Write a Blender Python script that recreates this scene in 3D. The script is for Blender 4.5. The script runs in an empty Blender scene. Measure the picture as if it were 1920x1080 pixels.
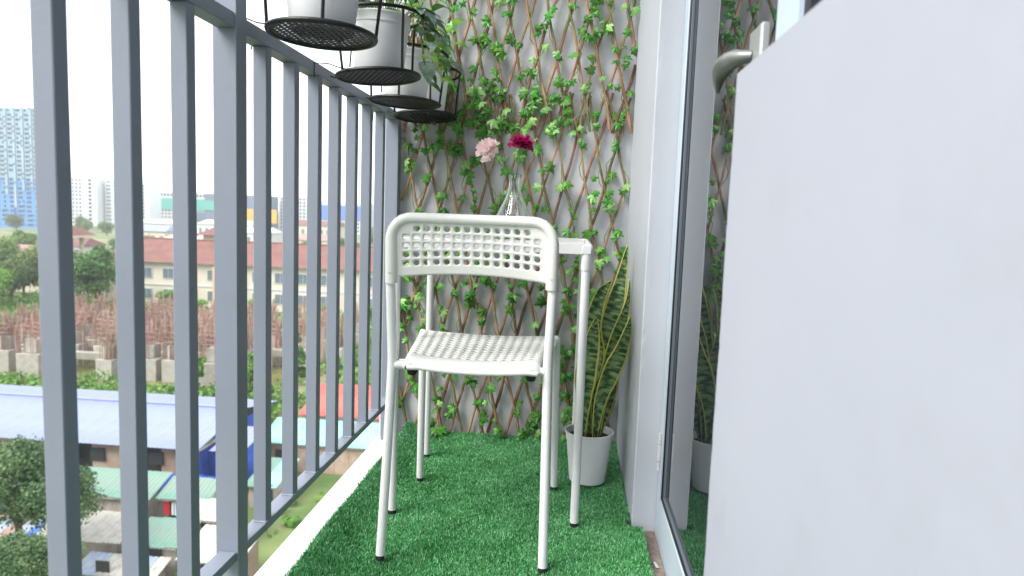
import bpy, math, random
import numpy as np
from mathutils import Vector, Matrix
from math import radians as RD, sin, cos, pi, sqrt

random.seed(7); rng = np.random.default_rng(7)
S = bpy.context.scene
COL = S.collection

# ---------------------------------------------------------------- camera, world, sun, exposure
def camera():
    y, p, r = RD(4.638), RD(5.858), RD(2.079)
    f = Vector((-sin(y)*cos(p), cos(y)*cos(p), -sin(p)))
    rt = Vector((cos(y), sin(y), 0)); up = rt.cross(f)
    r2 = cos(r)*rt + sin(r)*up; u2 = -sin(r)*rt + cos(r)*up
    cam = bpy.data.cameras.new('camera'); o = bpy.data.objects.new('camera', cam); COL.objects.link(o)
    m = Matrix((r2, u2, -f)).transposed().to_4x4(); m.translation = Vector((0, 0, .775))
    o.matrix_world = m
    cam.sensor_width = 36; cam.lens = 1314.17/1920*36
    cam.clip_start = .02; cam.clip_end = 6000
    cam.dof.use_dof = True; cam.dof.focus_distance = 1.75; cam.dof.aperture_fstop = 5.0
    S.camera = o
camera()

SUN_EL, SUN_AZ = 46, 229          # light comes from behind the camera and from the open side
W = bpy.data.worlds.new('World'); S.world = W; W.use_nodes = True
nt = W.node_tree; nt.nodes.clear()
sky = nt.nodes.new('ShaderNodeTexSky'); sky.sky_type = 'NISHITA'; sky.sun_disc = False
sky.sun_elevation = RD(SUN_EL); sky.sun_rotation = RD(SUN_AZ); sky.air_density = 1.0; sky.dust_density = 3.0
mx = nt.nodes.new('ShaderNodeMix'); mx.data_type = 'RGBA'; mx.inputs[0].default_value = .82
mx.inputs[7].default_value = (12.0, 12.3, 13.0, 1)      # thin bright overcast
bg = nt.nodes.new('ShaderNodeBackground'); bg.inputs[1].default_value = .085
wo = nt.nodes.new('ShaderNodeOutputWorld')
nt.links.new(sky.outputs[0], mx.inputs[6]); nt.links.new(mx.outputs[2], bg.inputs[0]); nt.links.new(bg.outputs[0], wo.inputs[0])
sl = bpy.data.lights.new('sun', 'SUN'); sl.energy = 2.4; sl.angle = RD(32); sl.color = (1, .97, .93)
so = bpy.data.objects.new('sun', sl); COL.objects.link(so)
az = RD(SUN_AZ); d = Vector((sin(az)*cos(RD(SUN_EL)), cos(az)*cos(RD(SUN_EL)), sin(RD(SUN_EL))))
so.rotation_euler = d.to_track_quat('Z', 'Y').to_euler(); so.location = (-3, -3, 8)
S.view_settings.view_transform = 'Standard'; S.view_settings.look = 'None'; S.view_settings.gamma = 1
S.view_settings.use_curve_mapping = False; S.view_settings.exposure = 1.3
S.render.engine = 'CYCLES'
S.cycles.max_bounces = 8; S.cycles.caustics_refractive = False; S.cycles.caustics_reflective = False

# ---------------------------------------------------------------- materials
def mat(name, col, rough=.6, col2=None, scale=8, detail=5, bump=0, bscale=None, metallic=0, spec=.5,
        stretch=(1, 1, 1), rand=0, coords='Object', transl=0, contrast=(.35, .65), ior=1.45, dirt=None, dscale=3, damount=(.55, .75)):
    m = bpy.data.materials.new(name); m.use_nodes = True; n = m.node_tree; N = n.nodes; L = n.links
    b = N['Principled BSDF']; b.inputs['Roughness'].default_value = rough; b.inputs['Metallic'].default_value = metallic
    b.inputs['IOR'].default_value = ior; b.inputs['Specular IOR Level'].default_value = spec
    b.inputs['Base Color'].default_value = (*col, 1)
    tc = N.new('ShaderNodeTexCoord'); mp = N.new('ShaderNodeMapping'); mp.inputs['Scale'].default_value = stretch
    L.new(tc.outputs[coords], mp.inputs[0])
    out = None
    if col2 is not None:
        t = N.new('ShaderNodeTexNoise'); t.inputs['Scale'].default_value = scale; t.inputs['Detail'].default_value = detail
        L.new(mp.outputs[0], t.inputs['Vector'])
        r = N.new('ShaderNodeValToRGB'); r.color_ramp.elements[0].position = contrast[0]; r.color_ramp.elements[1].position = contrast[1]
        r.color_ramp.elements[0].color = (*col, 1); r.color_ramp.elements[1].color = (*col2, 1)
        L.new(t.outputs[0], r.inputs[0]); out = r.outputs[0]
    if dirt is not None:
        t = N.new('ShaderNodeTexNoise'); t.inputs['Scale'].default_value = dscale; t.inputs['Detail'].default_value = 8
        t.inputs['Roughness'].default_value = .65
        L.new(tc.outputs[coords], t.inputs['Vector'])
        mr = N.new('ShaderNodeMapRange'); mr.inputs[1].default_value = damount[0]; mr.inputs[2].default_value = damount[1]
        L.new(t.outputs[0], mr.inputs[0])
        q = N.new('ShaderNodeMix'); q.data_type = 'RGBA'; q.inputs[6].default_value = (*col, 1)
        if out: L.new(out, q.inputs[6])
        q.inputs[7].default_value = (*dirt, 1); L.new(mr.outputs[0], q.inputs[0]); out = q.outputs[2]
    if rand:
        oi = N.new('ShaderNodeObjectInfo'); hs = N.new('ShaderNodeHueSaturation')
        mr = N.new('ShaderNodeMapRange'); mr.inputs[3].default_value = 1-rand; mr.inputs[4].default_value = 1+rand
        L.new(oi.outputs['Random'], mr.inputs[0]); L.new(mr.outputs[0], hs.inputs['Value'])
        mh = N.new('ShaderNodeMath'); mh.operation = 'MULTIPLY'; mh.inputs[1].default_value = 7.31
        fr = N.new('ShaderNodeMath'); fr.operation = 'FRACT'
        L.new(oi.outputs['Random'], mh.inputs[0]); L.new(mh.outputs[0], fr.inputs[0])
        m2 = N.new('ShaderNodeMapRange'); m2.inputs[3].default_value = .5-rand*.05; m2.inputs[4].default_value = .5+rand*.05
        L.new(fr.outputs[0], m2.inputs[0]); L.new(m2.outputs[0], hs.inputs['Hue'])
        hs.inputs['Color'].default_value = (*col, 1)
        if out: L.new(out, hs.inputs['Color'])
        out = hs.outputs[0]
    if out: L.new(out, b.inputs['Base Color'])
    if bump:
        t = N.new('ShaderNodeTexNoise'); t.inputs['Scale'].default_value = bscale or scale*4; t.inputs['Detail'].default_value = 4
        L.new(mp.outputs[0], t.inputs['Vector'])
        bp = N.new('ShaderNodeBump'); bp.inputs['Strength'].default_value = bump; bp.inputs['Distance'].default_value = .01
        L.new(t.outputs[0], bp.inputs['Height']); L.new(bp.outputs[0], b.inputs['Normal'])
    if transl:
        tr = N.new('ShaderNodeBsdfTranslucent'); tr.inputs[0].default_value = (*[min(1, c*1.3) for c in col], 1)
        if out: L.new(out, tr.inputs[0])
        ms = N.new('ShaderNodeMixShader'); ms.inputs[0].default_value = transl
        L.new(b.outputs[0], ms.inputs[1]); L.new(tr.outputs[0], ms.inputs[2]); L.new(ms.outputs[0], N['Material Output'].inputs[0])
    return m

M = {}
M['wall'] = mat('painted_wall_grey', (.50, .51, .54), .75, (.54, .55, .575), 3, bump=.08, bscale=60)
M['jamb'] = mat('painted_jamb', (.42, .44, .485), .55, (.455, .475, .52), 2, bump=.05, bscale=40, dirt=(.42, .42, .43), dscale=9, damount=(.66, .8))
M['knee'] = mat('painted_low_wall', (.325, .338, .392), .7, (.35, .362, .416), 1.5, bump=.035, bscale=50, dirt=(.30, .31, .345), dscale=5, damount=(.55, .85))
M['ceil'] = mat('painted_ceiling', (.7, .7, .7), .9, (.66, .66, .66), 2)
M['curb'] = mat('white_slab_paint', (.46, .46, .465), .75, (.53, .53, .53), 6, bump=.25, bscale=50, dirt=(.25, .235, .21), dscale=22, damount=(.58, .76))
M['dirtfloor'] = mat('dirty_concrete', (.16, .12, .10), .9, (.28, .23, .2), 25, bump=.4)
M['steel'] = mat('grey_painted_steel', (.175, .198, .245), .5, (.20, .225, .275), 3, bump=.04, bscale=120, dirt=(.46, .47, .48), dscale=60, damount=(.72, .80))
M['alu'] = mat('powder_coated_frame', (.42, .50, .57), .4, (.47, .54, .60), 6, bump=.03, bscale=100, dirt=(.5, .5, .5), dscale=30, damount=(.6, .8))
M['gasket'] = mat('black_rubber_gasket', (.012, .014, .02), .45, spec=.5)
M['seal'] = mat('grey_silicone_seal', (.12, .14, .17), .3)
M['handle'] = mat('brushed_metal_lever', (.20, .215, .21), .35, (.26, .27, .26), 14, metallic=.55, bump=.02)
M['plate'] = mat('handle_plate_metal', (.30, .305, .31), .4, metallic=.3)
M['hinge'] = mat('painted_hinge', (.45, .46, .48), .4, dirt=(.2, .18, .15), dscale=40)
M['white_metal'] = mat('white_powder_coat', (.70, .71, .71), .32, (.74, .74, .74), 8, dirt=(.6, .6, .58), dscale=40, damount=(.72, .85))
M['plastic'] = mat('white_plastic', (.69, .70, .66), .38, (.73, .73, .70), 6, bump=.02, bscale=250)
M['rubber'] = mat('black_rubber', (.015, .015, .016), .6)
M['screw'] = mat('screw_steel', (.5, .5, .5), .3, metallic=.9)
M['black_wire'] = mat('black_painted_wire', (.006, .006, .008), .45, (.010, .010, .012), 30, bump=.1, spec=.35)
M['pot'] = mat('white_plastic_pot', (.84, .84, .86), .4, (.87, .87, .88), 5, transl=.12)
M['soil'] = mat('potting_soil', (.035, .022, .016), .95, (.09, .06, .045), 60, bump=1)
M['stick'] = mat('willow_bark', (.20, .10, .055), .7, (.38, .225, .14), 20, stretch=(1, 1, .2), rand=.3, bump=.5, bscale=70, dirt=(.10, .12, .045), dscale=7, damount=(.5, .62))
M['tie'] = mat('pale_wire', (.35, .36, .3), .5)
M['vine'] = mat('vine_stem', (.11, .17, .045), .6, (.20, .25, .08), 30, rand=.2)
def leaf_mat(name, dark, light, transl=.25, rough=.45, rand=.35):
    m = mat(name, dark, rough, light, 45, rand=rand, transl=transl, contrast=(.42, .62)); return m
M['ivy'] = leaf_mat('ivy_leaf', (.040, .165, .020), (.12, .34, .055))
M['ivy2'] = leaf_mat('ivy_leaf_pale', (.16, .40, .08), (.38, .62, .26))
M['grassblade'] = mat('turf_fibre', (.010, .115, .028), .42, (.035, .25, .075), 9, rand=0, transl=.15, contrast=(.3, .7))
M['turfback'] = mat('turf_backing', (.006, .05, .014), .95)
M['bright_leaf'] = leaf_mat('bright_leaf', (.13, .34, .04), (.30, .52, .10), .35)
M['dark_leaf'] = leaf_mat('dark_leaf', (.04, .14, .035), (.10, .26, .07), .25)
M['grey_leaf'] = leaf_mat('silvery_leaf', (.16, .25, .20), (.34, .42, .37), .1, .6)
M['cream_leaf'] = leaf_mat('cream_leaf', (.5, .55, .30), (.38, .5, .2), .3)
M['twig'] = mat('dry_twig', (.13, .06, .035), .8, (.25, .14, .08), 40)
M['pink'] = mat('pink_petal', (.93, .70, .71), .7, (.97, .84, .83), 30, transl=.4)
M['magenta'] = mat('magenta_petal', (.32, .002, .07), .55, (.55, .01, .19), 30, transl=.2, contrast=(.3, .7))
M['stem'] = mat('flower_stem', (.08, .18, .06), .5, (.13, .26, .1), 30)

def glass_mat():
    m = bpy.data.materials.new('clear_glass'); m.use_nodes = True; b = m.node_tree.nodes['Principled BSDF']
    b.inputs['Base Color'].default_value = (.96, .99, .98, 1); b.inputs['Roughness'].default_value = .01
    b.inputs['Transmission Weight'].default_value = 1; b.inputs['IOR'].default_value = 1.48
    return m
M['glass'] = glass_mat()
M['pane'] = mat('dark_reflective_pane', (.012, .016, .020), .012, ior=2.1, spec=.5)

def snake_mat():
    m = bpy.data.materials.new('snake_plant_leaf'); m.use_nodes = True; n = m.node_tree; N = n.nodes; L = n.links
    b = N['Principled BSDF']; b.inputs['Roughness'].default_value = .38
    uv = N.new('ShaderNodeUVMap'); sp = N.new('ShaderNodeSeparateXYZ'); L.new(uv.outputs[0], sp.inputs[0])
    nz = N.new('ShaderNodeTexNoise'); nz.inputs['Scale'].default_value = 1; nz.inputs['Detail'].default_value = 4
    mp = N.new('ShaderNodeMapping'); mp.inputs['Scale'].default_value = (1.3, 75, 1); L.new(uv.outputs[0], mp.inputs[0]); L.new(mp.outputs[0], nz.inputs[0])
    r = N.new('ShaderNodeValToRGB'); e = r.color_ramp.elements
    e[0].position = .42; e[0].color = (.018, .055, .018, 1); e[1].position = .58; e[1].color = (.22, .32, .13, 1)
    x = e.new(.5); x.color = (.07, .15, .05, 1)
    L.new(nz.outputs[0], r.inputs[0])
    a = N.new('ShaderNodeMath'); a.operation = 'SUBTRACT'; a.inputs[1].default_value = .5; L.new(sp.outputs[0], a.inputs[0])
    c = N.new('ShaderNodeMath'); c.operation = 'ABSOLUTE'; L.new(a.outputs[0], c.inputs[0])
    n2 = N.new('ShaderNodeTexNoise'); n2.inputs['Scale'].default_value = 9; L.new(uv.outputs[0], n2.inputs[0])
    k = N.new('ShaderNodeMath'); k.operation = 'MULTIPLY_ADD'; k.inputs[1].default_value = .06; L.new(n2.outputs[0], k.inputs[0]); L.new(c.outputs[0], k.inputs[2])
    g = N.new('ShaderNodeMapRange'); g.inputs[1].default_value = .445; g.inputs[2].default_value = .462; L.new(k.outputs[0], g.inputs[0])
    q = N.new('ShaderNodeMix'); q.data_type = 'RGBA'; L.new(g.outputs[0], q.inputs[0]); L.new(r.outputs[0], q.inputs[6]); q.inputs[7].default_value = (.52, .50, .10, 1)
    L.new(q.outputs[2], b.inputs['Base Color'])
    bp = N.new('ShaderNodeBump'); bp.inputs['Strength'].default_value = .25; bp.inputs['Distance'].default_value = .004
    L.new(nz.outputs[0], bp.inputs['Height']); L.new(bp.outputs[0], b.inputs['Normal'])
    return m
M['snake'] = snake_mat()

# ---------------------------------------------------------------- mesh helpers
def tag(o, label=None, cat=None, group=None, kind=None):
    if label: o['label'] = label
    if cat: o['category'] = cat
    if group: o['group'] = group
    if kind: o['kind'] = kind
    return o
def wloc(o):
    v = Vector((0, 0, 0))
    while o: v += o.location; o = o.parent
    return v
def empty(name, loc, label=None, cat=None, group=None, rz=0):
    o = bpy.data.objects.new(name, None); o.empty_display_size = .1; COL.objects.link(o); o.location = loc; o.rotation_euler.z = rz
    return tag(o, label, cat, group)
def link(name, me, parent=None, loc=None):
    o = bpy.data.objects.new(name, me); COL.objects.link(o)
    if parent: o.parent = parent
    if loc is not None: o.location = loc
    return o
def copy_tree(o, parent=None):
    c = o.copy(); COL.objects.link(c); c.parent = parent
    for ch in o.children: copy_tree(ch, c)
    return c
class MB:
    def __init__(s): s.v = []; s.f = []; s.mi = []; s.uv = None
    def add(s, vs, fs, mi=0):
        k = len(s.v); s.v += [tuple(q) for q in vs]; s.f += [tuple(i+k for i in f) for f in fs]; s.mi += [mi]*len(fs); return s
    def box(s, x0, x1, y0, y1, z0, z1, mi=0, b=0):
        if b <= 0:
            return s.add([(x, y, z) for z in (z0, z1) for y in (y0, y1) for x in (x0, x1)],
                         [(0, 2, 3, 1), (4, 5, 7, 6), (0, 1, 5, 4), (2, 6, 7, 3), (0, 4, 6, 2), (1, 3, 7, 5)], mi)
        vs = []; idx = {}
        X, Y, Z = (x0, x1), (y0, y1), (z0, z1)
        for i in (0, 1):
            for j in (0, 1):
                for k in (0, 1):
                    sx, sy, sz = (b if i == 0 else -b), (b if j == 0 else -b), (b if k == 0 else -b)
                    for a, p in enumerate(((X[i], Y[j]+sy, Z[k]+sz), (X[i]+sx, Y[j], Z[k]+sz), (X[i]+sx, Y[j]+sy, Z[k]))):
                        idx[i, j, k, a] = len(vs); vs.append(p)
        F = []
        for s_ in (0, 1):
            F.append((idx[s_, 0, 0, 0], idx[s_, 1, 0, 0], idx[s_, 1, 1, 0], idx[s_, 0, 1, 0]))
            F.append((idx[0, s_, 0, 1], idx[1, s_, 0, 1], idx[1, s_, 1, 1], idx[0, s_, 1, 1]))
            F.append((idx[0, 0, s_, 2], idx[1, 0, s_, 2], idx[1, 1, s_, 2], idx[0, 1, s_, 2]))
        for i in (0, 1):
            for j in (0, 1):
                F.append((idx[i, j, 0, 0], idx[i, j, 1, 0], idx[i, j, 1, 1], idx[i, j, 0, 1]))
                F.append((idx[i, 0, j, 0], idx[i, 1, j, 0], idx[i, 1, j, 2], idx[i, 0, j, 2]))
                F.append((idx[0, i, j, 1], idx[1, i, j, 1], idx[1, i, j, 2], idx[0, i, j, 2]))
                for k in (0, 1): F.append((idx[i, j, k, 0], idx[i, j, k, 1], idx[i, j, k, 2]))
        return s.add(vs, F, mi)
    def tube(s, pts, r, n=8, mi=0, cap=True, flat=1):
        P = [Vector(p) for p in pts]; R = r if isinstance(r, (list, tuple)) else [r]*len(P)
        t0 = (P[1]-P[0]).normalized(); a = Vector((0, 0, 1)) if abs(t0.z) < .9 else Vector((1, 0, 0))
        u = t0.cross(a).normalized(); vs = []
        for i, p in enumerate(P):
            t = (P[min(i+1, len(P)-1)]-P[max(i-1, 0)]).normalized()
            u = (u - t*u.dot(t)).normalized(); w = t.cross(u)
            for k in range(n):
                an = 2*pi*k/n; vs.append(p + u*cos(an)*R[i] + w*sin(an)*R[i]*flat)
        F = [(i*n+k, i*n+(k+1) % n, (i+1)*n+(k+1) % n, (i+1)*n+k) for i in range(len(P)-1) for k in range(n)]
        if cap: F += [tuple(range(n))[::-1], tuple((len(P)-1)*n+k for k in range(n))]
        return s.add(vs, F, mi)
    def lathe(s, prof, c=(0, 0, 0), n=32, mi=0, closed=False):
        vs = [(c[0]+r*cos(2*pi*k/n), c[1]+r*sin(2*pi*k/n), c[2]+z) for r, z in prof for k in range(n)]
        F = [(i*n+k, i*n+(k+1) % n, (i+1)*n+(k+1) % n, (i+1)*n+k) for i in range(len(prof)-1) for k in range(n)]
        if closed: F += [((len(prof)-1)*n+k, (len(prof)-1)*n+(k+1) % n, (k+1) % n, k) for k in range(n)]
        return s.add(vs, F, mi)
    def disc(s, c, r, n=16, mi=0):
        return s.add([(c[0]+r*cos(2*pi*k/n), c[1]+r*sin(2*pi*k/n), c[2]) for k in range(n)], [tuple(range(n))], mi)
    def build(s, name, m, parent=None, world=True, smooth=40, origin=None, fixn=True):
        V = [Vector(v) for v in s.v]
        if parent is not None and world:
            w = wloc(parent); V = [v-w for v in V]; loc = None
        elif parent is None:
            if origin is None:
                xs = [v.x for v in V]; ys = [v.y for v in V]; zs = [v.z for v in V]
                origin = Vector(((min(xs)+max(xs))/2, (min(ys)+max(ys))/2, min(zs)))
            V = [v-Vector(origin) for v in V]; loc = origin
        else: loc = None
        me = bpy.data.meshes.new(name); me.from_pydata([tuple(v) for v in V], [], s.f)
        for mm in (m if isinstance(m, list) else [m]): me.materials.append(mm)
        if any(s.mi): me.polygons.foreach_set('material_index', s.mi)
        if fixn:
            import bmesh
            b = bmesh.new(); b.from_mesh(me); bmesh.ops.recalc_face_normals(b, faces=b.faces); b.to_mesh(me); b.free()
        if smooth:
            me.shade_smooth(); me.set_sharp_from_angle(angle=RD(smooth))
        me.update()
        return link(name, me, parent, loc)
def npmesh(name, V, F, mats, mi=None):
    me = bpy.data.meshes.new(name); V = np.asarray(V, np.float32); F = np.asarray(F, np.int32); k = F.shape[1]
    me.vertices.add(len(V)); me.vertices.foreach_set('co', V.ravel())
    me.loops.add(F.size); me.loops.foreach_set('vertex_index', F.ravel())
    me.polygons.add(len(F)); me.polygons.foreach_set('loop_start', np.arange(0, F.size, k, dtype=np.int32)); me.polygons.foreach_set('loop_total', np.full(len(F), k, np.int32))
    for m in (mats if isinstance(mats, list) else [mats]): me.materials.append(m)
    if mi is not None: me.polygons.foreach_set('material_index', np.asarray(mi, np.int32))
    me.update(calc_edges=True); me.validate(); return me

# ================================================================ THE BALCONY
YB = 2.42      # far end wall
XJ = .19       # face of the house wall
RA = -.60      # inner face of the balusters
slab = MB().box(-.665, .26, -1.6, YB, -.28, -.03, b=.006).build('balcony_floor', M['curb']); tag(slab, kind='structure')
ceil = MB().box(-.72, .6, .3, YB, 2.9, 3.05).build('balcony_ceiling', M['ceil']); tag(ceil, kind='structure')  # unseen; raised and cut short at the near end to admit more light
w = MB().box(-.66, .60, YB, YB+.15, -.5, 2.9).build('end_wall', M['wall'])
tag(w, 'grey painted end wall behind the willow trellis', 'wall')
# the house wall beyond the glass door: pier with a chamfered arris
def ragged_wall(x0, x1, y0, y1, z0, z1, end, seed):
    """rendered wall whose free vertical arris (at y=end) and top edge are slightly worn"""
    q = random.Random(seed); n = 170; V = []; F = []; other = y0 if end == y1 else y1; sg = 1 if end == y1 else -1
    for i in range(n+1):
        z = z0+(z1-z0)*i/n; w1 = .0012*q.random()+.0008*sin(z*23)+(.003*q.random() if q.random() < .06 else 0)
        c = .002+.0012*q.random()+(.004*q.random() if q.random() < .05 else 0)
        if i == n: z -= .001
        V += [(x0, other, z), (x0, end-sg*.012, z), (x0, end-sg*(c+w1), z), (x0+c, end-sg*w1*.5, z), (x0+.012, end, z), (x1, end, z), (x1, other, z)]
    for i in range(n):
        for k in (1, 2, 3): a = 7*i+k; F.append((a, a+1, a+8, a+7))
    t = 7*n; F += [(0, 1, t+1, t), (4, 5, t+5, t+4), (5, 6, t+6, t+5), (6, 0, t, t+6)]
    F += [tuple(range(7)), tuple(t+k for k in range(7))]
    return MB().add(V, F)
kw = ragged_wall(XJ, .26, -1.6, .885, -.5, .955, .885, 4).build('low_wall', M['knee'], smooth=0)
w = ragged_wall(XJ, .5, 1.775, YB, -.5, 2.9, 1.775, 9).build('wall_pier', M['jamb'], smooth=0)
tag(w, 'pale grey wall pier between the snake plant and the glass door', 'wall')
tag(kw, 'large plain pale grey low wall filling the right side', 'wall')
w = MB().box(.262, .5, -1.6, 1.7745, 2.151, 6).build('wall_lintel', M['jamb'])  # carried far above the view to keep light off the inner bar faces
tag(w, 'grey house wall above the balcony window and door', 'wall')
w = MB().box(.30, .6, -6, -1.601, -.5, 6).build('added_house_wall', M['jamb'])  # unseen wall added to cut sky light on the bars' inner faces
tag(w, 'grey house wall added behind the viewer to darken the railing bars', 'wall')
# strip of bare dirty floor in front of the door
df = MB().box(.10, .249, .4, 1.775, -.0299, -.026).build('doorway_floor', M['dirtfloor']); tag(df, kind='structure')
bm_ = MB()
bm_.add([(.226, 1.60, -.022), (.233, 1.60, -.022), (.238, 1.57, -.0215), (.230, 1.572, -.0215)], [(0, 1, 2, 3)])
tag(bm_.build('paint_chip', M['curb'], smooth=0), 'tiny white paint chip on the brown strip by the door', 'paint chip')

# glass door
dr = empty('glass_door', (.256, 1.33, -.03), 'grey framed glass balcony door reflecting the plant and trellis', 'door')
MB().box(.250, .285, 1.715, 1.773, -.055, 2.1, b=.002).build('hinge_stile', M['alu'], dr)
MB().box(.250, .285, .955, 1.714, -.055, .084, b=.002).build('bottom_rail', M['alu'], dr)
MB().box(.250, .285, .900, .954, -.055, 2.1, b=.002).build('lock_stile', M['alu'], dr)
MB().box(.250, .285, .955, 1.714, 2.03, 2.1, b=.002).build('top_rail', M['alu'], dr)
MB().box(.2615, .270, .956, 1.713, .085, 2.029).build('glass_pane', M['pane'], dr, smooth=0)
g = MB(); g.box(.252, .262, 1.7055, 1.7145, .085, 2.03, b=.002); g.box(.252, .262, .956, .964, .085, 2.03, b=.002)
g.box(.2525, .262, .964, 1.7054, .0845, .091, b=.001); g.build('gasket', M['gasket'], dr)
g = MB(); g.box(.2555, .262, 1.6985, 1.705, .0912, 2.03, b=.001); g.box(.2555, .262, .966, 1.6984, .0912, .0975, b=.001); g.build('seal', M['seal'], dr)
hz = MB()
for k, (z0, z1) in enumerate(((.150, .172), (.174, .216), (.218, .246))): hz.tube([(.2465, 1.742, z0), (.2465, 1.742, z1)], .0055, 10)
hz.box(.2495, .2515, 1.742, 1.765, .152, .244); hz.build('hinge', M['hinge'], dr)
hz = MB()
for z0, z1 in ((1.75, 1.772), (1.774, 1.816), (1.818, 1.846)): hz.tube([(.2465, 1.742, z0), (.2465, 1.742, z1)], .0055, 10)
hz.box(.2495, .2515, 1.742, 1.765, 1.752, 1.844); hz.build('hinge', M['hinge'], dr)
hp = MB().box(.236, .2499, .972, 1.033, .90, 1.041, b=.003).build('handle_plate', M['plate'], dr)
lev = MB(); path = [(.238, 1.018, 1.006), (.228, 1.022, 1.006), (.221, 1.035, 1.008), (.218, 1.06, 1.009), (.216, 1.09, 1.009), (.216, 1.115, 1.006), (.217, 1.132, 1.000), (.218, 1.143, .990), (.219, 1.148, .978)]
lev.tube(path, [.0105, .0115, .0135, .0155, .0155, .0135, .0105, .0072, .0028], 16, flat=.8)
lev.build('lever', M['handle'], dr)
# window above the low wall
wi = empty('balcony_window', (.25, .2, .956), 'grey framed window standing on the low wall at the top right', 'window')
MB().box(.242, .29, .83, .884, .956, 2.15, b=.002).build('window_frame', M['alu'], wi)
MB().box(.242, .29, -1.5, .829, .956, 1.0, b=.002).build('window_frame', M['alu'], wi)
MB().box(.262, .270, -1.5, .829, 1.0005, 2.149).build('glass_pane', M['pane'], wi, smooth=0)
MB().box(.246, .262, .803, .8285, 1.0005, 2.149, b=.001).build('gasket', M['gasket'], wi)

# railing
rl = empty('balcony_railing', (RA, 1.0, -.03), 'dark grey steel balcony railing with upright bars', 'railing')
YS = .1415; y1 = .778
MB().box(RA-.034, RA+.001, -1.2, 1.2145, 1.084, 1.110, b=.0015).build('top_rail', M['steel'], rl)
MB().box(RA-.034, RA+.001, 1.2555, 2.3695, 1.084, 1.110, b=.0015).build('top_rail', M['steel'], rl)
MB().box(RA-.034, RA+.001, -1.2, 1.2145, .11, .128, b=.0015).build('bottom_rail', M['steel'], rl)
MB().box(RA-.034, RA+.001, 1.2555, 2.3695, .11, .128, b=.0015).build('bottom_rail', M['steel'], rl)
for y in (-.06, 1.235):
    MB().box(RA-.041, RA+.004, y-.0195, y+.0195, -.03, (2.899 if y > 0 else 1.3), b=.002).build('post', M['steel'], rl)
MB().box(RA-.041, RA+.004, 2.37, 2.409, -.03, 1.111, b=.002).build('post', M['steel'], rl)
bal = None
for k in range(-5, 11):
    if k in (3,): continue
    y = y1+k*YS
    if abs(y+.06) < .03: continue
    if bal is None:
        bal = MB().box(-.0275, 0, 0, .0255, 0, .9555, b=.0015)
        wq = random.Random(2); wp = [(-.0275+.0275*k/6, -.001, .001) for k in range(7)]+[(.001, .0255*k/6, .001) for k in range(7)]
        bal.tube([(a+wq.uniform(-.0006, .0006), b+wq.uniform(-.0006, .0006), c) for a, b, c in wp], [wq.uniform(.0016, .003) for _ in wp], 6)
        bal = bal.build('baluster', M['steel'], rl, world=False); o = bal
    else: o = bal.copy(); COL.objects.link(o)
    o.location = Vector((RA, y, .1283)) - rl.location
    if k >= -1:   # weld beads at the foot
        pass

# artificial turf
TX0, TX1 = -.552, .185
def edge_r(y): return .186 if y > 1.755 else .214
def turf_h(x, y):
    z = -.012 + .0035*np.sin(x*9+1)*np.sin(y*5.3) + .002*np.sin(x*23+y*17)
    t = np.clip((-.455-x)/.085, 0, 1); z = z + .026*t*t*(3-2*t)
    t = np.clip((y-2.32)/.07, 0, 1); z = z + .014*t*t
    return z
tf = empty('artificial_turf', (-.2, 1.2, -.03), 'bright green artificial grass mat covering the balcony floor', 'artificial turf')
nx, ny = 44, 150; YT0, YT1 = -.4, 2.392
V = []; F = []
for j in range(ny+1):
    y = YT0+(YT1-YT0)*j/ny
    for i in range(nx+1):
        x = TX0+(edge_r(y)-TX0)*i/nx; V.append((x, y, float(turf_h(x, y))))
for j in range(ny):
    for i in range(nx):
        a = j*(nx+1)+i; F.append((a, a+1, a+nx+2, a+nx+1))
bk = MB(); bk.add(V, F); o = bk.build('turf_backing', M['turfback'], tf); md = o.modifiers.new('thick', 'SOLIDIFY'); md.thickness = .006; md.offset = -1
def turf_blades(n, ya, yb, wd, ht):
    x = rng.uniform(TX0-.004, .216, n); y = rng.uniform(ya, yb, n)
    keep = (x < np.where(y > 1.752, .187, .215)) & ~(((x-.183)**2+(y-1.765)**2) < .013**2); x = x[keep]; y = y[keep]; n = len(x)
    z = turf_h(x, y)
    clump = .5+.5*np.sin(x*61+3*np.sin(y*43))*np.sin(y*57+2*np.sin(x*37))
    a = rng.uniform(0, 2*pi, n); lean = rng.uniform(.15, 1.1, n); h = ht*rng.uniform(.6, 1.15, n)*(0.8+.35*clump)
    ld = rng.uniform(0, 2*pi, n)
    dx, dy = np.cos(ld)*lean*h*.6, np.sin(ld)*lean*h*.6
    wx, wy = np.cos(a)*wd/2, np.sin(a)*wd/2
    b0 = np.stack([x-wx, y-wy, z], 1); b1 = np.stack([x+wx, y+wy, z], 1)
    m0 = np.stack([x-wx+dx*.45, y-wy+dy*.45, z+h*.6], 1); m1 = np.stack([x+wx+dx*.45, y+wy+dy*.45, z+h*.6], 1)
    t = np.stack([x+dx, y+dy, z+h], 1)
    V = np.stack([b0, b1, m1, m0, t], 1).reshape(-1, 3); k = np.arange(n)*5
    F = np.concatenate([np.stack([k, k+1, k+2], 1), np.stack([k, k+2, k+3], 1), np.stack([k+3, k+2, k+4], 1)])
    return V, F
def colour_mats():
    out = []
    for i, (c1, c2) in enumerate((((.045, .215, .060), (.085, .37, .12)), ((.12, .45, .145), (.21, .59, .25)), ((.31, .66, .36), (.50, .80, .55)))):
        out.append(mat('turf_fibre', c1, .35, c2, 6, transl=.12, contrast=(.35, .65), spec=.6))
    return out
TM = colour_mats()
V1, F1 = turf_blades(290000, 1.05, 2.395, .0019, .0105)
V2, F2 = turf_blades(30000, YT0, 1.05, .003, .0105)
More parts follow.
